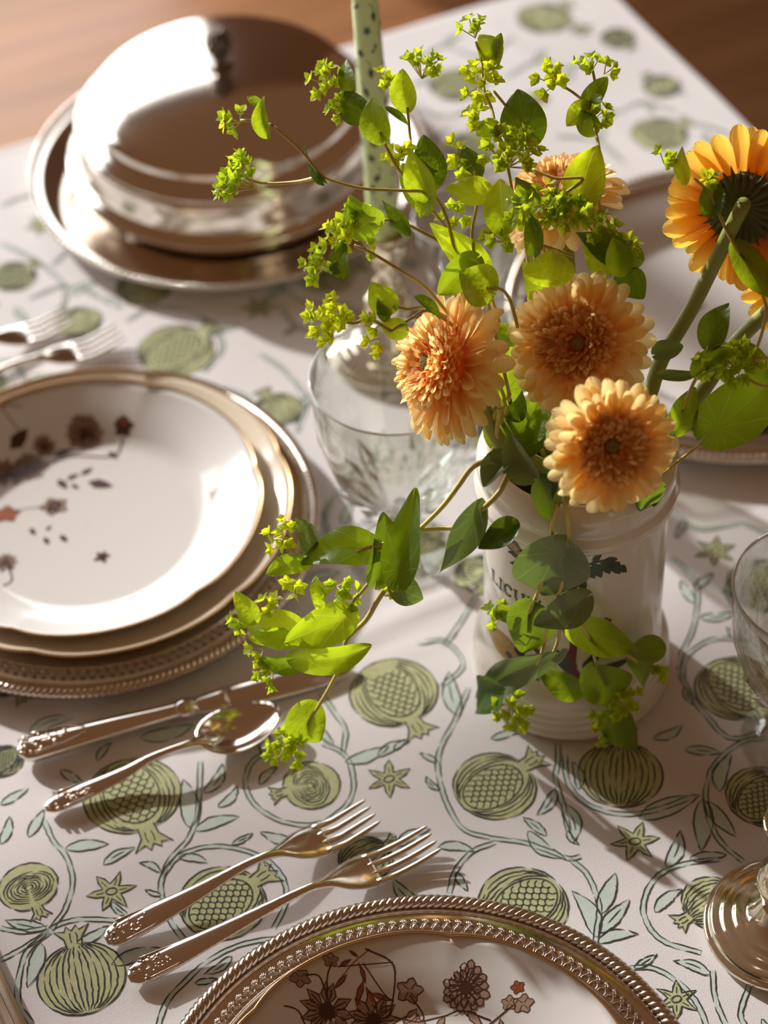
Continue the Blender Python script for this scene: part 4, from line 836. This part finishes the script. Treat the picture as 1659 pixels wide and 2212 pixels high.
    q.v = [tuple(C0 + B @ (np.array(v) + [0, 0, R * (.09 + dome * .84)])) for v in q.v]; q.build('eye', EYE, t)
    q = MB(); cup = [(R * .46, -R * .0), (R * .40, -R * .10), (R * .24, -R * .17), (R * .06, -R * .20), (R * .02, -R * .21)]
    lathe(q, cup, 28); q.v = [tuple(C0 + B @ (np.array(v) + [0, 0, -R * .05])) for v in q.v]; q.build('calyx', SEPAL, t)
    q = MB(); sv = [(-.5, 0, 0), (.5, 0, 0), (.42, .55, .10), (-.42, .55, .10), (0, 1, .22), (0, .5, .20)]; q.add([(x * .22, y, z) for x, y, z in sv], [(0, 1, 2, 5), (0, 5, 3), (5, 2, 4), (3, 5, 4)]); sme = q.mesh('sepal', [SEPAL])
    for ly, (cnt, r0, L, tilt) in enumerate(((22, .12, .36, -.42), (30, .28, .26, -.15))):
        for k in range(cnt):
            a = 2 * PI * (k + .5 * ly) / cnt; dr = np.array([math.cos(a), math.sin(a), 0]); tv = np.array([-dr[1], dr[0], 0]); tl = -tilt * .5
            y = dr * math.cos(tl) + np.array([0, 0, math.sin(tl)]); x = tv; z = np.cross(x, y); L_ = L * R * rng.uniform(.85, 1.15)
            M3 = B @ np.stack([x * L_, y * L_, z * L_], 1); p = C0 + B @ (dr * r0 * R + np.array([0, 0, -R * (.245 if ly == 0 else .165)])) - base
            o = link('sepal', sme, t); o.matrix_basis = Matrix([[*M3[0], p[0]], [*M3[1], p[1]], [*M3[2], p[2]], [0, 0, 0, 1]])
    return t
gerbera((968, 790), 1.285, 172, (-.80, .08, .55), [(1045, 880, 1.30), (1092, 970, 1.315)], 'peach', 'peach double gerbera turned sideways to the left, nearest the stemmed glass', dome=.30, reflex=.12)
gerbera((1252, 742), 1.265, 160, (-.34, -.02, .92), [(1280, 870, 1.30), (1265, 980, 1.31)], 'peach', 'peach gerbera with a dark orange heart above the lowest gerbera', dome=.0)
gerbera((1318, 962), 1.215, 148, (.16, -.16, .97), [(1300, 1030, 1.26)], 'peach', 'lowest peach gerbera hanging over the jar rim', dome=.02)
gerbera((1205, 425), 1.305, 148, (-.30, .62, .60), [(1225, 560, 1.32), (1240, 800, 1.325)], 'peach', 'pale peach gerbera at the back half covered by green sprig leaves', dome=.12, reflex=.25)
gerbera((1606, 448), 1.265, 172, (.26, .26, -.92), [(1500, 655, 1.285), (1430, 775, 1.295), (1375, 900, 1.30)], 'yellow', 'yellow gerbera seen from behind with dark green calyx, upper right')
gerbera((1748, 600), 1.275, 150, (.45, .25, -.82), [(1590, 740, 1.30), (1480, 890, 1.305)], 'yellow', 'yellow gerbera mostly cut off by the right edge below the upper yellow one')

# ------------------------------------------------------------------ bupleurum sprigs
def leaf_mesh(wr, fold, curl, wavy, m, nu=10, nv=16):
    q = MB(); vs = []; uvs = []; ph = rng.uniform(0, 6); tw = rng.normal(0, .35); cr = curl + rng.normal(0, .22); fo = fold * rng.uniform(.6, 1.7); sk = rng.normal(0, .06)
    for i in range(nv + 1):
        t = (1 - math.cos(PI * i / nv)) / 2
        wd = .5 * wr * max(.012, math.sin(PI * min(1, max(1e-4, t) ** .66)) ** .70)
        for j in range(nu + 1):
            s = j / nu * 2 - 1; x = s * wd; y = t - .12 * abs(s) ** 1.6 * (1 - t) ** 4
            ax = abs(x); z = fo * (math.sqrt(ax * ax + .0016) - .04) - .25 * fo * ax * ax / wr + cr * (t - .15) ** 2 + wavy * math.sin(6.5 * t + ph + 1.9 * s) * s * s * .8
            x2 = x + sk * math.sin(PI * t); a = tw * (t - .3)
            vs.append((x2 * math.cos(a) - z * math.sin(a), y, x2 * math.sin(a) + z * math.cos(a))); uvs.append((.5 + x, t))
    k = nu + 1; q.add(vs, [(i * k + j, i * k + j + 1, (i + 1) * k + j + 1, (i + 1) * k + j) for i in range(nv) for j in range(nu)], 0, uvs)
    return q.mesh('leaf', [m])
def sprig(label): return empty('bupleurum_sprig', np.array([JX, JY, .03]) + rng.uniform(-.02, .02, 3) * [1, 1, 0], label, 'greenery', None)
def pos(p):
    """(x, y, depth) or (x, y, 'j', radius): a point in front of the jar at that radius"""
    return Jhit(p[0], p[1], p[3]) if len(p) == 4 else D(*p)
def sstem(mb, pts, r0=.0011, r1=.0008): tube(mb, catmull([pos(p) for p in pts], 6), [r0, r1], 7)
def leaf(t, a, b, d, wr=.7, roll=0.0, dd=0.0, fold=.35, curl=-.15, grey=False, wavy=.06, dpt=None):
    A = D(a[0], a[1], d) if np.isscalar(d) else Jhit(a[0], a[1], d[0]); Bp = D(b[0], b[1], d + dd) if np.isscalar(d) else Jhit(b[0], b[1], d[0] + dd)
    y = Bp - A; L = np.linalg.norm(y); y = y / L; tc = unit(ORG - A); z = unit(tc - y * (tc @ y)); x = np.cross(y, z)
    x, z = x * math.cos(roll) + z * math.sin(roll), z * math.cos(roll) - x * math.sin(roll)
    me = leaf_mesh(wr, fold, curl, wavy, LEAF_GREY if grey else LEAF)
    o = link('leaf', me, t); M3 = np.stack([x, y, z], 1) * L; p = A - np.array(t.location)
    o.matrix_basis = Matrix([[*M3[0], p[0]], [*M3[1], p[1]], [*M3[2], p[2]], [0, 0, 0, 1]]); return o
def cluster(t, x, y, r, d, nrm=(0, .3, 1), stem_to=None, dots=.5, squash=1.0):
    C0 = D(x, y, d) if np.isscalar(d) else Jhit(x, y, d[0]); R = r * (np.linalg.norm(C0 - ORG)) / F_PX; n = camdir(*nrm); ux = unit(np.cross(UP, n)); uy = np.cross(n, ux); B = np.stack([ux, uy, n], 1)
    q = MB(); u = .0047; k = max(3, int(round((R / u) ** 2 * 2.1))); root = C0 - n * max(.006, R * .8) if stem_to is None else pos(stem_to)
    if stem_to is not None and np.linalg.norm(root - C0) > .03: root = C0 - n * max(.006, R * .8)
    for i in range(k):
        f = math.sqrt((i + .5) / k); a = i * 2.39996 + rng.uniform(-.3, .3); o = B @ np.array([R * f * math.cos(a), R * f * math.sin(a) * squash, R * .35 * (1 - f * f) + rng.normal(0, .0015)])
        c = C0 + o; ax = unit(n + .9 * unit(o + 1e-6 * n) * f + rng.normal(0, .28, 3)); xx = unit(np.cross([.3, .5, .8], ax)); yy = np.cross(ax, xx)
        tube(q, [root, c], .00035, 4, 1, cap=False); nb_ = 5; a0 = rng.uniform(0, 6)
        for m in range(nb_):
            b = a0 + 2 * PI * m / nb_; dr = xx * math.cos(b) + yy * math.sin(b); tv = -xx * math.sin(b) + yy * math.cos(b); L = u * rng.uniform(.95, 1.4); wv = L * .40; el = rng.uniform(.2, 1.05)
            dd = dr * math.cos(el) + ax * math.sin(el); up = ax * math.cos(el) - dr * math.sin(el)
            vs = [c, c + dd * L * .4 + tv * wv + up * L * .10, c + dd * L * .75 + tv * wv * .7 + up * L * .08, c + dd * L * 1.05, c + dd * L * .75 - tv * wv * .7 + up * L * .08, c + dd * L * .4 - tv * wv + up * L * .10, c + dd * L * .5 - up * L * .03]
            q.add(vs, [(0, 1, 6), (1, 2, 6), (2, 3, 6), (3, 4, 6), (4, 5, 6), (5, 0, 6)], 0, [(.5, .1), (.8, .4), (.7, .75), (.5, 1), (.3, .75), (.2, .4), (.5, .5)])
        if rng.random() < dots:
            for m in range(7):
                p = c + ax * .0011 + (xx * rng.normal(0, 1) + yy * rng.normal(0, 1)) * .0008; ball(q, p, .00042, 5, 3, 2)
    q.build('flower_cluster', [BRACT, STEM_B, YDOT], t, smooth=False)
def stems(t, lists, r0=.0011, r1=.0008):
    q = MB()
    for l in lists: sstem(q, l, r0, r1)
    q.build('stem', STEM_B, t)
def inside(t): return [tuple()]
def jar_in(t, first):
    """woody part from inside the jar up to the first visible point"""
    q = MB(); f = pos(first); b = np.array(t.location); tube(q, catmull([b, np.array([JX, JY, .16]) * .6 + np.array([f[0], f[1], .16]) * .4 if math.hypot(f[0] - JX, f[1] - JY) < .06 else np.array([JX, JY, .17]) + unit([f[0] - JX, f[1] - JY, 0]) * .036, np.array([JX, JY, .204]) + unit([f[0] - JX, f[1] - JY, 0]) * .040 if math.hypot(f[0] - JX, f[1] - JY) > .05 else np.array([f[0], f[1], .2]), f], 6), [.0018, .0013], 7); q.build('lower_stem', STEM_B, t)

# A: long sprig reaching to the covered dish
t = sprig('longest green sprig arching left to the covered dish with lime flower heads')
jar_in(t, (1090, 860, 1.30))
stems(t, [[(1090, 860, 1.30), (1030, 700, 1.29), (985, 560, 1.285), (968, 480, 1.28), (945, 432, 1.275), (922, 415, 1.27), (870, 412, 1.265), (790, 408, 1.26), (735, 396, 1.255), (695, 378, 1.25), (650, 325, 1.25), (590, 272, 1.25)], [(590, 272, 1.25), (560, 262, 1.255), (520, 260, 1.26)], [(695, 380, 1.25), (640, 393, 1.27), (570, 396, 1.28), (530, 385, 1.285)]])
leaf(t, (930, 440), (882, 322), 1.27, .62, .75, -.01, .5); leaf(t, (922, 425), (905, 470), 1.272, .9, -.7); leaf(t, (915, 455), (868, 345), 1.285, .5, -.5, .01)
leaf(t, (698, 392), (648, 322), 1.25, .3, .9, 0, .6); leaf(t, (575, 292), (558, 218), 1.25, .5, .4, -.01, .5); leaf(t, (562, 228), (533, 210), 1.255, .75, -.6)
cluster(t, 503, 260, 27, 1.262, (-.6, .1, .7), dots=.3); cluster(t, 512, 382, 58, 1.285, (-.75, .45, .5), squash=.9, dots=.7)
# B: left sprig with flower heads in front of the candle
t = sprig('green sprig with lime flower heads and round leaves in front of the candle base')
jar_in(t, (1080, 880, 1.29))
stems(t, [[(1080, 880, 1.29), (1010, 740, 1.285), (930, 632, 1.28), (870, 588, 1.27), (800, 545, 1.265), (765, 530, 1.265)], [(1010, 740, 1.285), (990, 600, 1.29), (955, 530, 1.285), (915, 503, 1.28), (860, 478, 1.275), (815, 477, 1.27), (790, 480, 1.268)]])
leaf(t, (812, 492), (752, 438), 1.268, 1.0, .15, -.01, .2); leaf(t, (738, 594), (742, 516), 1.255, .62, .3, 0, .25); leaf(t, (880, 503), (833, 428), 1.272, .42, .5, 0, .4)
cluster(t, 688, 568, 36, 1.26, (-.6, .1, .8)); cluster(t, 738, 508, 44, 1.268, (-.5, .4, .7), dots=.8); cluster(t, 770, 470, 28, 1.27, (-.3, .6, .7)); cluster(t, 790, 530, 22, 1.275, (-.2, .2, .9), dots=.1)
# C: the round head above the glass
t = sprig('short green sprig with a round lime flower head over the stemmed glass')
jar_in(t, (1070, 880, 1.295))
stems(t, [[(1070, 880, 1.295), (1000, 720, 1.285), (930, 668, 1.275), (905, 664, 1.262), (880, 668, 1.257), (848, 660, 1.255)], [(1000, 720, 1.285), (930, 672, 1.258), (885, 690, 1.255), (845, 716, 1.255)], [(845, 716, 1.255), (800, 690, 1.26), (765, 698, 1.258), (738, 694, 1.258)]])
leaf(t, (848, 668), (797, 610), 1.255, .85, .35, 0, .3); leaf(t, (832, 690), (815, 640), 1.258, .6, -.3); leaf(t, (876, 716), (820, 700), 1.255, .85, .1, 0, .25); leaf(t, (900, 645), (954, 686), 1.245, .55, .8, 0, .7)
cluster(t, 713, 690, 50, 1.258, (-.4, .1, .9), dots=.35); cluster(t, 808, 696, 18, 1.255, (-.6, .1, .7)); cluster(t, 812, 742, 20, 1.255, (-.3, -.5, .8), dots=.1)
# D: upper left group by the candle
t = sprig('green sprig crossing the candle near the top with two upright leaves')
jar_in(t, (1120, 860, 1.315))
stems(t, [[(1120, 860, 1.315), (1060, 640, 1.31), (985, 520, 1.30), (905, 420, 1.29), (860, 365, 1.28), (838, 325, 1.275), (820, 285, 1.27)], [(860, 365, 1.28), (800, 260, 1.285), (785, 240, 1.285), (760, 195, 1.29)], [(905, 420, 1.29), (890, 330, 1.295), (885, 290, 1.30), (880, 232, 1.30)]])
leaf(t, (822, 302), (806, 206), 1.27, .66, .1, 0, .25); leaf(t, (784, 258), (742, 196), 1.285, .9, .2, 0, .3); leaf(t, (758, 200), (732, 128), 1.29, .55, .4); leaf(t, (880, 235), (868, 148), 1.30, .66, .1, 0, .25); leaf(t, (838, 235), (886, 262), 1.285, .35, .5)
cluster(t, 702, 172, 36, 1.30, (-.4, .4, .8)); cluster(t, 738, 240, 26, 1.295, (-.6, .1, .8), dots=.2); cluster(t, 915, 140, 42, 1.31, (.1, .7, .6), squash=.7); cluster(t, 832, 170, 18, 1.31, (0, .5, .8), dots=.2)
leaf(t, (930, 400), (916, 288), 1.29, .66, -.2, 0, .2); leaf(t, (936, 372), (888, 335), 1.284, 1.05, .2, 0, .2); cluster(t, 862, 335, 26, 1.29, (-.4, .4, .8))
# E: middle group above the left gerbera
t = sprig('dark leaved green sprig standing just above the sideways gerbera')
jar_in(t, (1100, 850, 1.30))
stems(t, [[(1100, 850, 1.30), (1065, 700, 1.285), (1050, 640, 1.28), (1020, 520, 1.285), (1030, 440, 1.285), (1025, 370, 1.285)], [(1130, 760, 1.285), (1112, 682, 1.27), (1100, 645, 1.265), (1082, 625, 1.262), (1050, 622, 1.26)], [(1030, 440, 1.285), (1000, 400, 1.285)]])
leaf(t, (1064, 628), (988, 598), 1.26, 1.18, .1, .0, .15); leaf(t, (1028, 560), (944, 634), 1.275, .72, .35, 0, .3); leaf(t, (1048, 585), (922, 492), 1.285, .45, -.55, 0, .4); leaf(t, (1054, 418), (963, 398), 1.275, .72, -.35, 0, .3); leaf(t, (1032, 378), (986, 312), 1.29, .75, .4)
leaf(t, (1118, 735), (1062, 700), 1.292, .8, -.3); leaf(t, (1090, 860), (1108, 710), 1.302, .5, -.4); leaf(t, (1072, 960), (1168, 868), 1.315, .95, .1); leaf(t, (1120, 900), (1085, 800), 1.31, .6, .3); leaf(t, (1150, 950), (1172, 870), 1.31, .6, .3)
cluster(t, 985, 322, 22, 1.285, (-.4, .3, .8), dots=.1); cluster(t, 985, 465, 30, 1.30, (-.2, .3, .9), dots=.1); cluster(t, 1000, 360, 22, 1.29, (-.4, .3, .8), dots=.1)
# F: top centre
t = sprig('tallest green sprig at top centre with one large upright dark leaf')
jar_in(t, (1175, 800, 1.32))
stems(t, [[(1175, 800, 1.32), (1140, 560, 1.31), (1110, 430, 1.295), (1095, 350, 1.29), (1085, 310, 1.288), (1072, 280, 1.285), (1062, 235, 1.29), (1045, 190, 1.295), (1040, 130, 1.30), (1028, 90, 1.30)], [(1140, 560, 1.31), (1150, 420, 1.31), (1130, 280, 1.305), (1095, 232, 1.305), (1065, 195, 1.305)]])
leaf(t, (1132, 312), (1118, 190), 1.30, .84, -.1, 0, .2); leaf(t, (1066, 142), (1032, 72), 1.30, .75, .2, 0, .3); leaf(t, (1074, 270), (1030, 292), 1.285, .9, .3, 0, .3); leaf(t, (1070, 125), (1082, 70), 1.30, .5, .4)
cluster(t, 1025, 62, 26, 1.302, (-.1, .7, .6), dots=.2); cluster(t, 1040, 172, 44, 1.298, (.1, .2, .9), dots=.4); cluster(t, 1022, 212, 20, 1.298, (-.2, -.2, .9), dots=.2); cluster(t, 1020, 256, 24, 1.288, (-.5, .1, .8), dots=.1); cluster(t, 1105, 328, 62, 1.285, (.1, .5, .8), dots=1.0)
# G: top right
t = sprig('green sprig at upper right rising over the pale back gerbera')
jar_in(t, (1300, 850, 1.315))
stems(t, [[(1300, 850, 1.315), (1345, 650, 1.29), (1352, 600, 1.28), (1338, 545, 1.275), (1322, 495, 1.275), (1302, 462, 1.272), (1292, 425, 1.27), (1296, 345, 1.272), (1290, 300, 1.28), (1282, 268, 1.285), (1270, 230, 1.285), (1245, 205, 1.29), (1215, 185, 1.29)], [(1270, 230, 1.285), (1285, 190, 1.29), (1280, 150, 1.29)]])
leaf(t, (1270, 236), (1310, 162), 1.285, .6, .3, 0, .3); leaf(t, (1272, 228), (1222, 268), 1.285, .8, -.2, 0, .25); leaf(t, (1285, 285), (1240, 240), 1.285, .8, .2)
leaf(t, (1258, 446), (1290, 314), 1.265, .70, .25, 0, .3); cluster(t, 1190, 170, 34, 1.292, (-.3, .3, .9), dots=.2); cluster(t, 1272, 142, 26, 1.29, (-.1, .7, .6), dots=.1); cluster(t, 1316, 148, 17, 1.29, (.4, .4, .8), dots=.1); cluster(t, 1297, 250, 24, 1.285, (.4, .1, .9), dots=.1)
leaf(t, (1375, 560), (1240, 520), 1.268, .55, .3, 0, .3); leaf(t, (1310, 592), (1262, 515), 1.272, .8, .3); leaf(t, (1340, 590), (1320, 515), 1.262, .8, -.3); leaf(t, (1342, 592), (1388, 648), 1.272, 1.0, .2, 0, .3); cluster(t, 1290, 488, 40, 1.268, (0, .5, .8), dots=.2); cluster(t, 1360, 530, 16, 1.262, (.5, .3, .8), dots=0)
# H: heart of the bouquet over the back gerbera
t = sprig('leafy green sprig in the middle lying across the pale back gerbera')
jar_in(t, (1200, 820, 1.31))
stems(t, [[(1200, 820, 1.31), (1190, 600, 1.285), (1170, 530, 1.265), (1150, 500, 1.26), (1120, 470, 1.262), (1095, 430, 1.265)], [(1150, 500, 1.26), (1190, 440, 1.265), (1260, 388, 1.262), (1200, 385, 1.264), (1150, 365, 1.268)], [(1170, 530, 1.265), (1215, 545, 1.268), (1240, 555, 1.27)]])
leaf(t, (1088, 496), (1078, 378), 1.262, .68, .1, 0, .3); leaf(t, (1130, 490), (1118, 400), 1.268, .6, -.3); leaf(t, (1152, 548), (1146, 462), 1.255, .52, .2, 0, .3); leaf(t, (1188, 612), (1186, 536), 1.252, 1.45, .05, 0, .3); leaf(t, (1150, 640), (1138, 560), 1.275, .6, -.4)
leaf(t, (1160, 440), (1110, 385), 1.275, .7, .3); cluster(t, 1216, 458, 56, 1.262, (.1, .2, .9), squash=.65, dots=.2); cluster(t, 1078, 512, 34, 1.268, (-.4, .3, .8), dots=.2); cluster(t, 1130, 468, 34, 1.262, (0, .4, .9), dots=.2); cluster(t, 1175, 430, 30, 1.268, (0, .5, .8), dots=.2)
# I: right side
t = sprig('green sprig at the right with large dark leaves over the plain plate')
jar_in(t, (1400, 960, 1.29))
stems(t, [[(1400, 960, 1.29), (1450, 910, 1.28), (1475, 880, 1.272), (1505, 815, 1.27), (1545, 775, 1.268), (1600, 790, 1.268), (1630, 760, 1.265), (1650, 700, 1.26), (1650, 645, 1.258), (1592, 540, 1.25), (1570, 500, 1.25), (1548, 450, 1.248), (1530, 415, 1.248), (1500, 385, 1.25)], [(1545, 775, 1.268), (1550, 720, 1.268)], [(1600, 790, 1.268), (1640, 775, 1.262), (1680, 776, 1.26)], [(1600, 810, 1.268), (1640, 832, 1.265), (1680, 838, 1.26)], [(1420, 1035, 1.27), (1480, 985, 1.285), (1535, 945, 1.295)]])
leaf(t, (1480, 392), (1474, 316), 1.25, .46, .4, 0, .3); leaf(t, (1536, 462), (1544, 378), 1.248, .68, .1, 0, .3); leaf(t, (1590, 534), (1676, 645), 1.25, .52, .3, 0, .3); leaf(t, (1530, 746), (1572, 652), 1.265, .64, .1, 0, .2); leaf(t, (1560, 770), (1622, 735), 1.275, .7, -.4); leaf(t, (1505, 808), (1572, 745), 1.262, .6, .5, 0, .5)
leaf(t, (1528, 938), (1690, 790), 1.27, .62, .05, 0, .15); leaf(t, (1455, 932), (1502, 836), 1.272, .58, -.2, 0, .3); leaf(t, (1415, 766), (1476, 748), 1.275, .8, .4, 0, .5, grey=True); leaf(t, (1428, 810), (1512, 806), 1.275, .34, .3, 0, .3, grey=True); leaf(t, (1640, 800), (1620, 740), 1.28, .8, 0)
cluster(t, 1435, 342, 22, 1.255, (-.1, .4, .9), dots=0); cluster(t, 1590, 782, 50, 1.265, (0, .3, .9), dots=.1); cluster(t, 1518, 790, 22, 1.262, (-.4, .1, .9), dots=0); cluster(t, 1535, 385, 12, 1.248, (0, .6, .7), dots=0)
# J: sprig hanging to the left over the rim
t = sprig('green sprig drooping over the left rim with broad leaves above the knife')
jar_in(t, (1100, 990, 1.262))
stems(t, [[(1108, 988, 1.262), (1060, 993, 1.255), (1020, 1010, 1.255), (990, 1050, 1.26), (958, 1092, 1.268), (915, 1135, 1.275), (880, 1165, 1.282), (840, 1212, 1.29), (795, 1262, 1.30), (735, 1335, 1.312)], [(1108, 995, 1.262), (1082, 1058, 1.255), (1042, 1100, 1.26), (1015, 1125, 1.265), (985, 1140, 1.27), (920, 1145, 1.275), (860, 1165, 1.282), (770, 1190, 1.29)], [(865, 1225, 1.292), (820, 1290, 1.305), (790, 1340, 1.315), (750, 1380, 1.322), (737, 1432, 1.33), (715, 1480, 1.34), (685, 1530, 1.348), (655, 1575, 1.352)]], .0018, .0010)
leaf(t, (862, 1256), (908, 1056), 1.272, .44, .5, 0, .5); leaf(t, (812, 1256), (842, 1108), 1.292, .55, -.4, 0, .4); leaf(t, (815, 1190), (645, 1212), 1.288, .50, -.15, .005, .35); leaf(t, (1036, 1094), (970, 1248), 1.258, .46, .6, 0, .6, grey=True); leaf(t, (1112, 1132), (1030, 1180), 1.25, .62, -.3, 0, .5)
leaf(t, (850, 1265), (912, 1300), 1.30, .95, .3, 0, .4, grey=True); leaf(t, (758, 1326), (612, 1388), 1.308, .56, .2, .005, .35); leaf(t, (650, 1372), (524, 1330), 1.318, .66, -.2, .003, .3); leaf(t, (638, 1420), (802, 1388), 1.318, .42, -.3, 0, .35); leaf(t, (550, 1340), (504, 1280), 1.32, .68, .3); leaf(t, (622, 1372), (537, 1378), 1.322, .58, .4); leaf(t, (642, 1440), (548, 1432), 1.325, .5, .45, 0, .4)
leaf(t, (664, 1214), (575, 1244), 1.30, .55, .35, 0, .4); leaf(t, (672, 1192), (640, 1118), 1.302, .6, .3, 0, .4, grey=True); leaf(t, (690, 1310), (680, 1244), 1.305, .55, -.3); leaf(t, (650, 1526), (690, 1604), 1.35, 1.1, .15, 0, .15)
cluster(t, 612, 1160, 38, 1.305, (-.6, .3, .7), dots=.1); cluster(t, 728, 1272, 28, 1.31, (.1, -.2, .9), dots=.1); cluster(t, 755, 1290, 24, 1.31, (.4, -.2, .9), dots=.1); cluster(t, 578, 1308, 24, 1.322, (-.3, .6, .7), dots=.1); cluster(t, 555, 1408, 20, 1.328, (-.6, -.2, .7), dots=0); cluster(t, 578, 1462, 24, 1.33, (-.5, -.4, .7), dots=0); cluster(t, 635, 1266, 20, 1.305, (-.2, -.6, .7), dots=0); cluster(t, 845, 1265, 18, 1.30, (-.4, 0, .9), dots=0); cluster(t, 512, 1345, 14, 1.325, (-.6, -.3, .7), dots=0); cluster(t, 618, 1612, 42, 1.355, (-.1, -.2, .9), dots=.05)
# K: sprig hanging down in front of the jar
t = sprig('green sprig hanging straight down in front of the painted jar')
jar_in(t, (1205, 1075, 'j', .058))
stems(t, [[(1205, 1075, 'j', .058), (1200, 1100, 'j', .064), (1192, 1140, 'j', .067), (1196, 1190, 'j', .066), (1190, 1215, 'j', .066), (1178, 1240, 'j', .067)], [(1215, 1070, 'j', .058), (1222, 1095, 'j', .064), (1229, 1150, 'j', .068), (1226, 1210, 'j', .070), (1212, 1270, 'j', .070), (1206, 1290, 'j', .070), (1240, 1330, 'j', .070), (1262, 1358, 'j', .070), (1277, 1392, 'j', .071), (1287, 1432, 'j', .072), (1297, 1475, 'j', .072)],
          [(1178, 1240, 'j', .067), (1158, 1290, 'j', .070), (1144, 1320, 'j', .072), (1128, 1350, 'j', .072)], [(1206, 1290, 'j', .070), (1210, 1340, 'j', .071), (1205, 1385, 'j', .073), (1190, 1422, 'j', .074)], [(1185, 1330, 'j', .072), (1175, 1395, 'j', .074), (1160, 1435, 'j', .075)], [(1340, 1405, 'j', .072), (1362, 1420, 'j', .074), (1375, 1430, 'j', .075)]], .0013, .0010)
leaf(t, (1222, 1178), (1165, 1306), (.070,), .86, .2, .004, .2, grey=True); leaf(t, (1145, 1304), (1128, 1406), (.072,), .76, 0, .004, .2); leaf(t, (1266, 1290), (1152, 1350), (.070,), .60, .3, .008, .3, grey=True); leaf(t, (1234, 1345), (1374, 1406), (.070,), .46, -.2, .004, .3); leaf(t, (1358, 1428), (1430, 1458), (.074,), .92, .2, .002, .4); leaf(t, (1286, 1444), (1322, 1542), (.073,), .80, 0, .006, .2)
leaf(t, (1196, 1418), (1015, 1532), (.076,), .22, .3, .006, .5, grey=True); leaf(t, (1256, 1496), (1162, 1444), (.072,), .5, .3, .002, .3); leaf(t, (1085, 1495), (1018, 1532), (.080,), .6, -.3, .002, .4); leaf(t, (1305, 1545), (1362, 1610), (.076,), .62, .2, .004, .4); leaf(t, (1110, 1325), (1068, 1322), (.074,), .8, .4, 0, .4)
leaf(t, (1165, 1035), (1192, 1132), (.064,), .52, .2, .002, .3); leaf(t, (1195, 1020), (1178, 1100), (.060,), .6, -.2, .004); leaf(t, (1395, 1044), (1426, 1114), (.064,), .66, .2, .003, .3)
leaf(t, (1152, 1030), (1095, 940), 1.245, .72, .5, 0, .7, grey=True); leaf(t, (1100, 985), (1042, 1050), 1.252, .72, -.5, 0, .6, grey=True); leaf(t, (1095, 1000), (1150, 1020), 1.25, .9, .3, 0, .4, grey=True)
cluster(t, 1068, 1330, 24, (.075,), (-.6, 0, .8), dots=0); cluster(t, 1106, 1538, 40, (.080,), (0, -.4, .9), dots=.05); cluster(t, 1345, 1515, 34, (.076,), (.4, 0, .9), dots=0); cluster(t, 1295, 1545, 17, (.076,), (-.3, -.3, .9), dots=0); cluster(t, 1300, 1582, 20, (.078,), (-.4, -.4, .8), dots=0); cluster(t, 1424, 1452, 10, (.076,), (.4, -.2, .9), dots=0)

# ------------------------------------------------------------------ groups of look-alikes
GROUPS = {'gerbera': 'gerberas in the jar', 'bupleurum_sprig': 'green sprigs in the jar', 'fork': 'silver forks', 'charger_plate': 'silver chargers', 'dinner_plate': 'dinner plates', 'salad_plate': 'flowered plates', 'wine_glass': 'stemmed glasses', 'candlestick': 'glass candlesticks', 'taper_candle': 'taper candles'}
for o in list(COL.objects):
    if o.parent is None and o.name.split('.')[0] in GROUPS and o.get('label'): o['group'] = GROUPS[o.name.split('.')[0]]
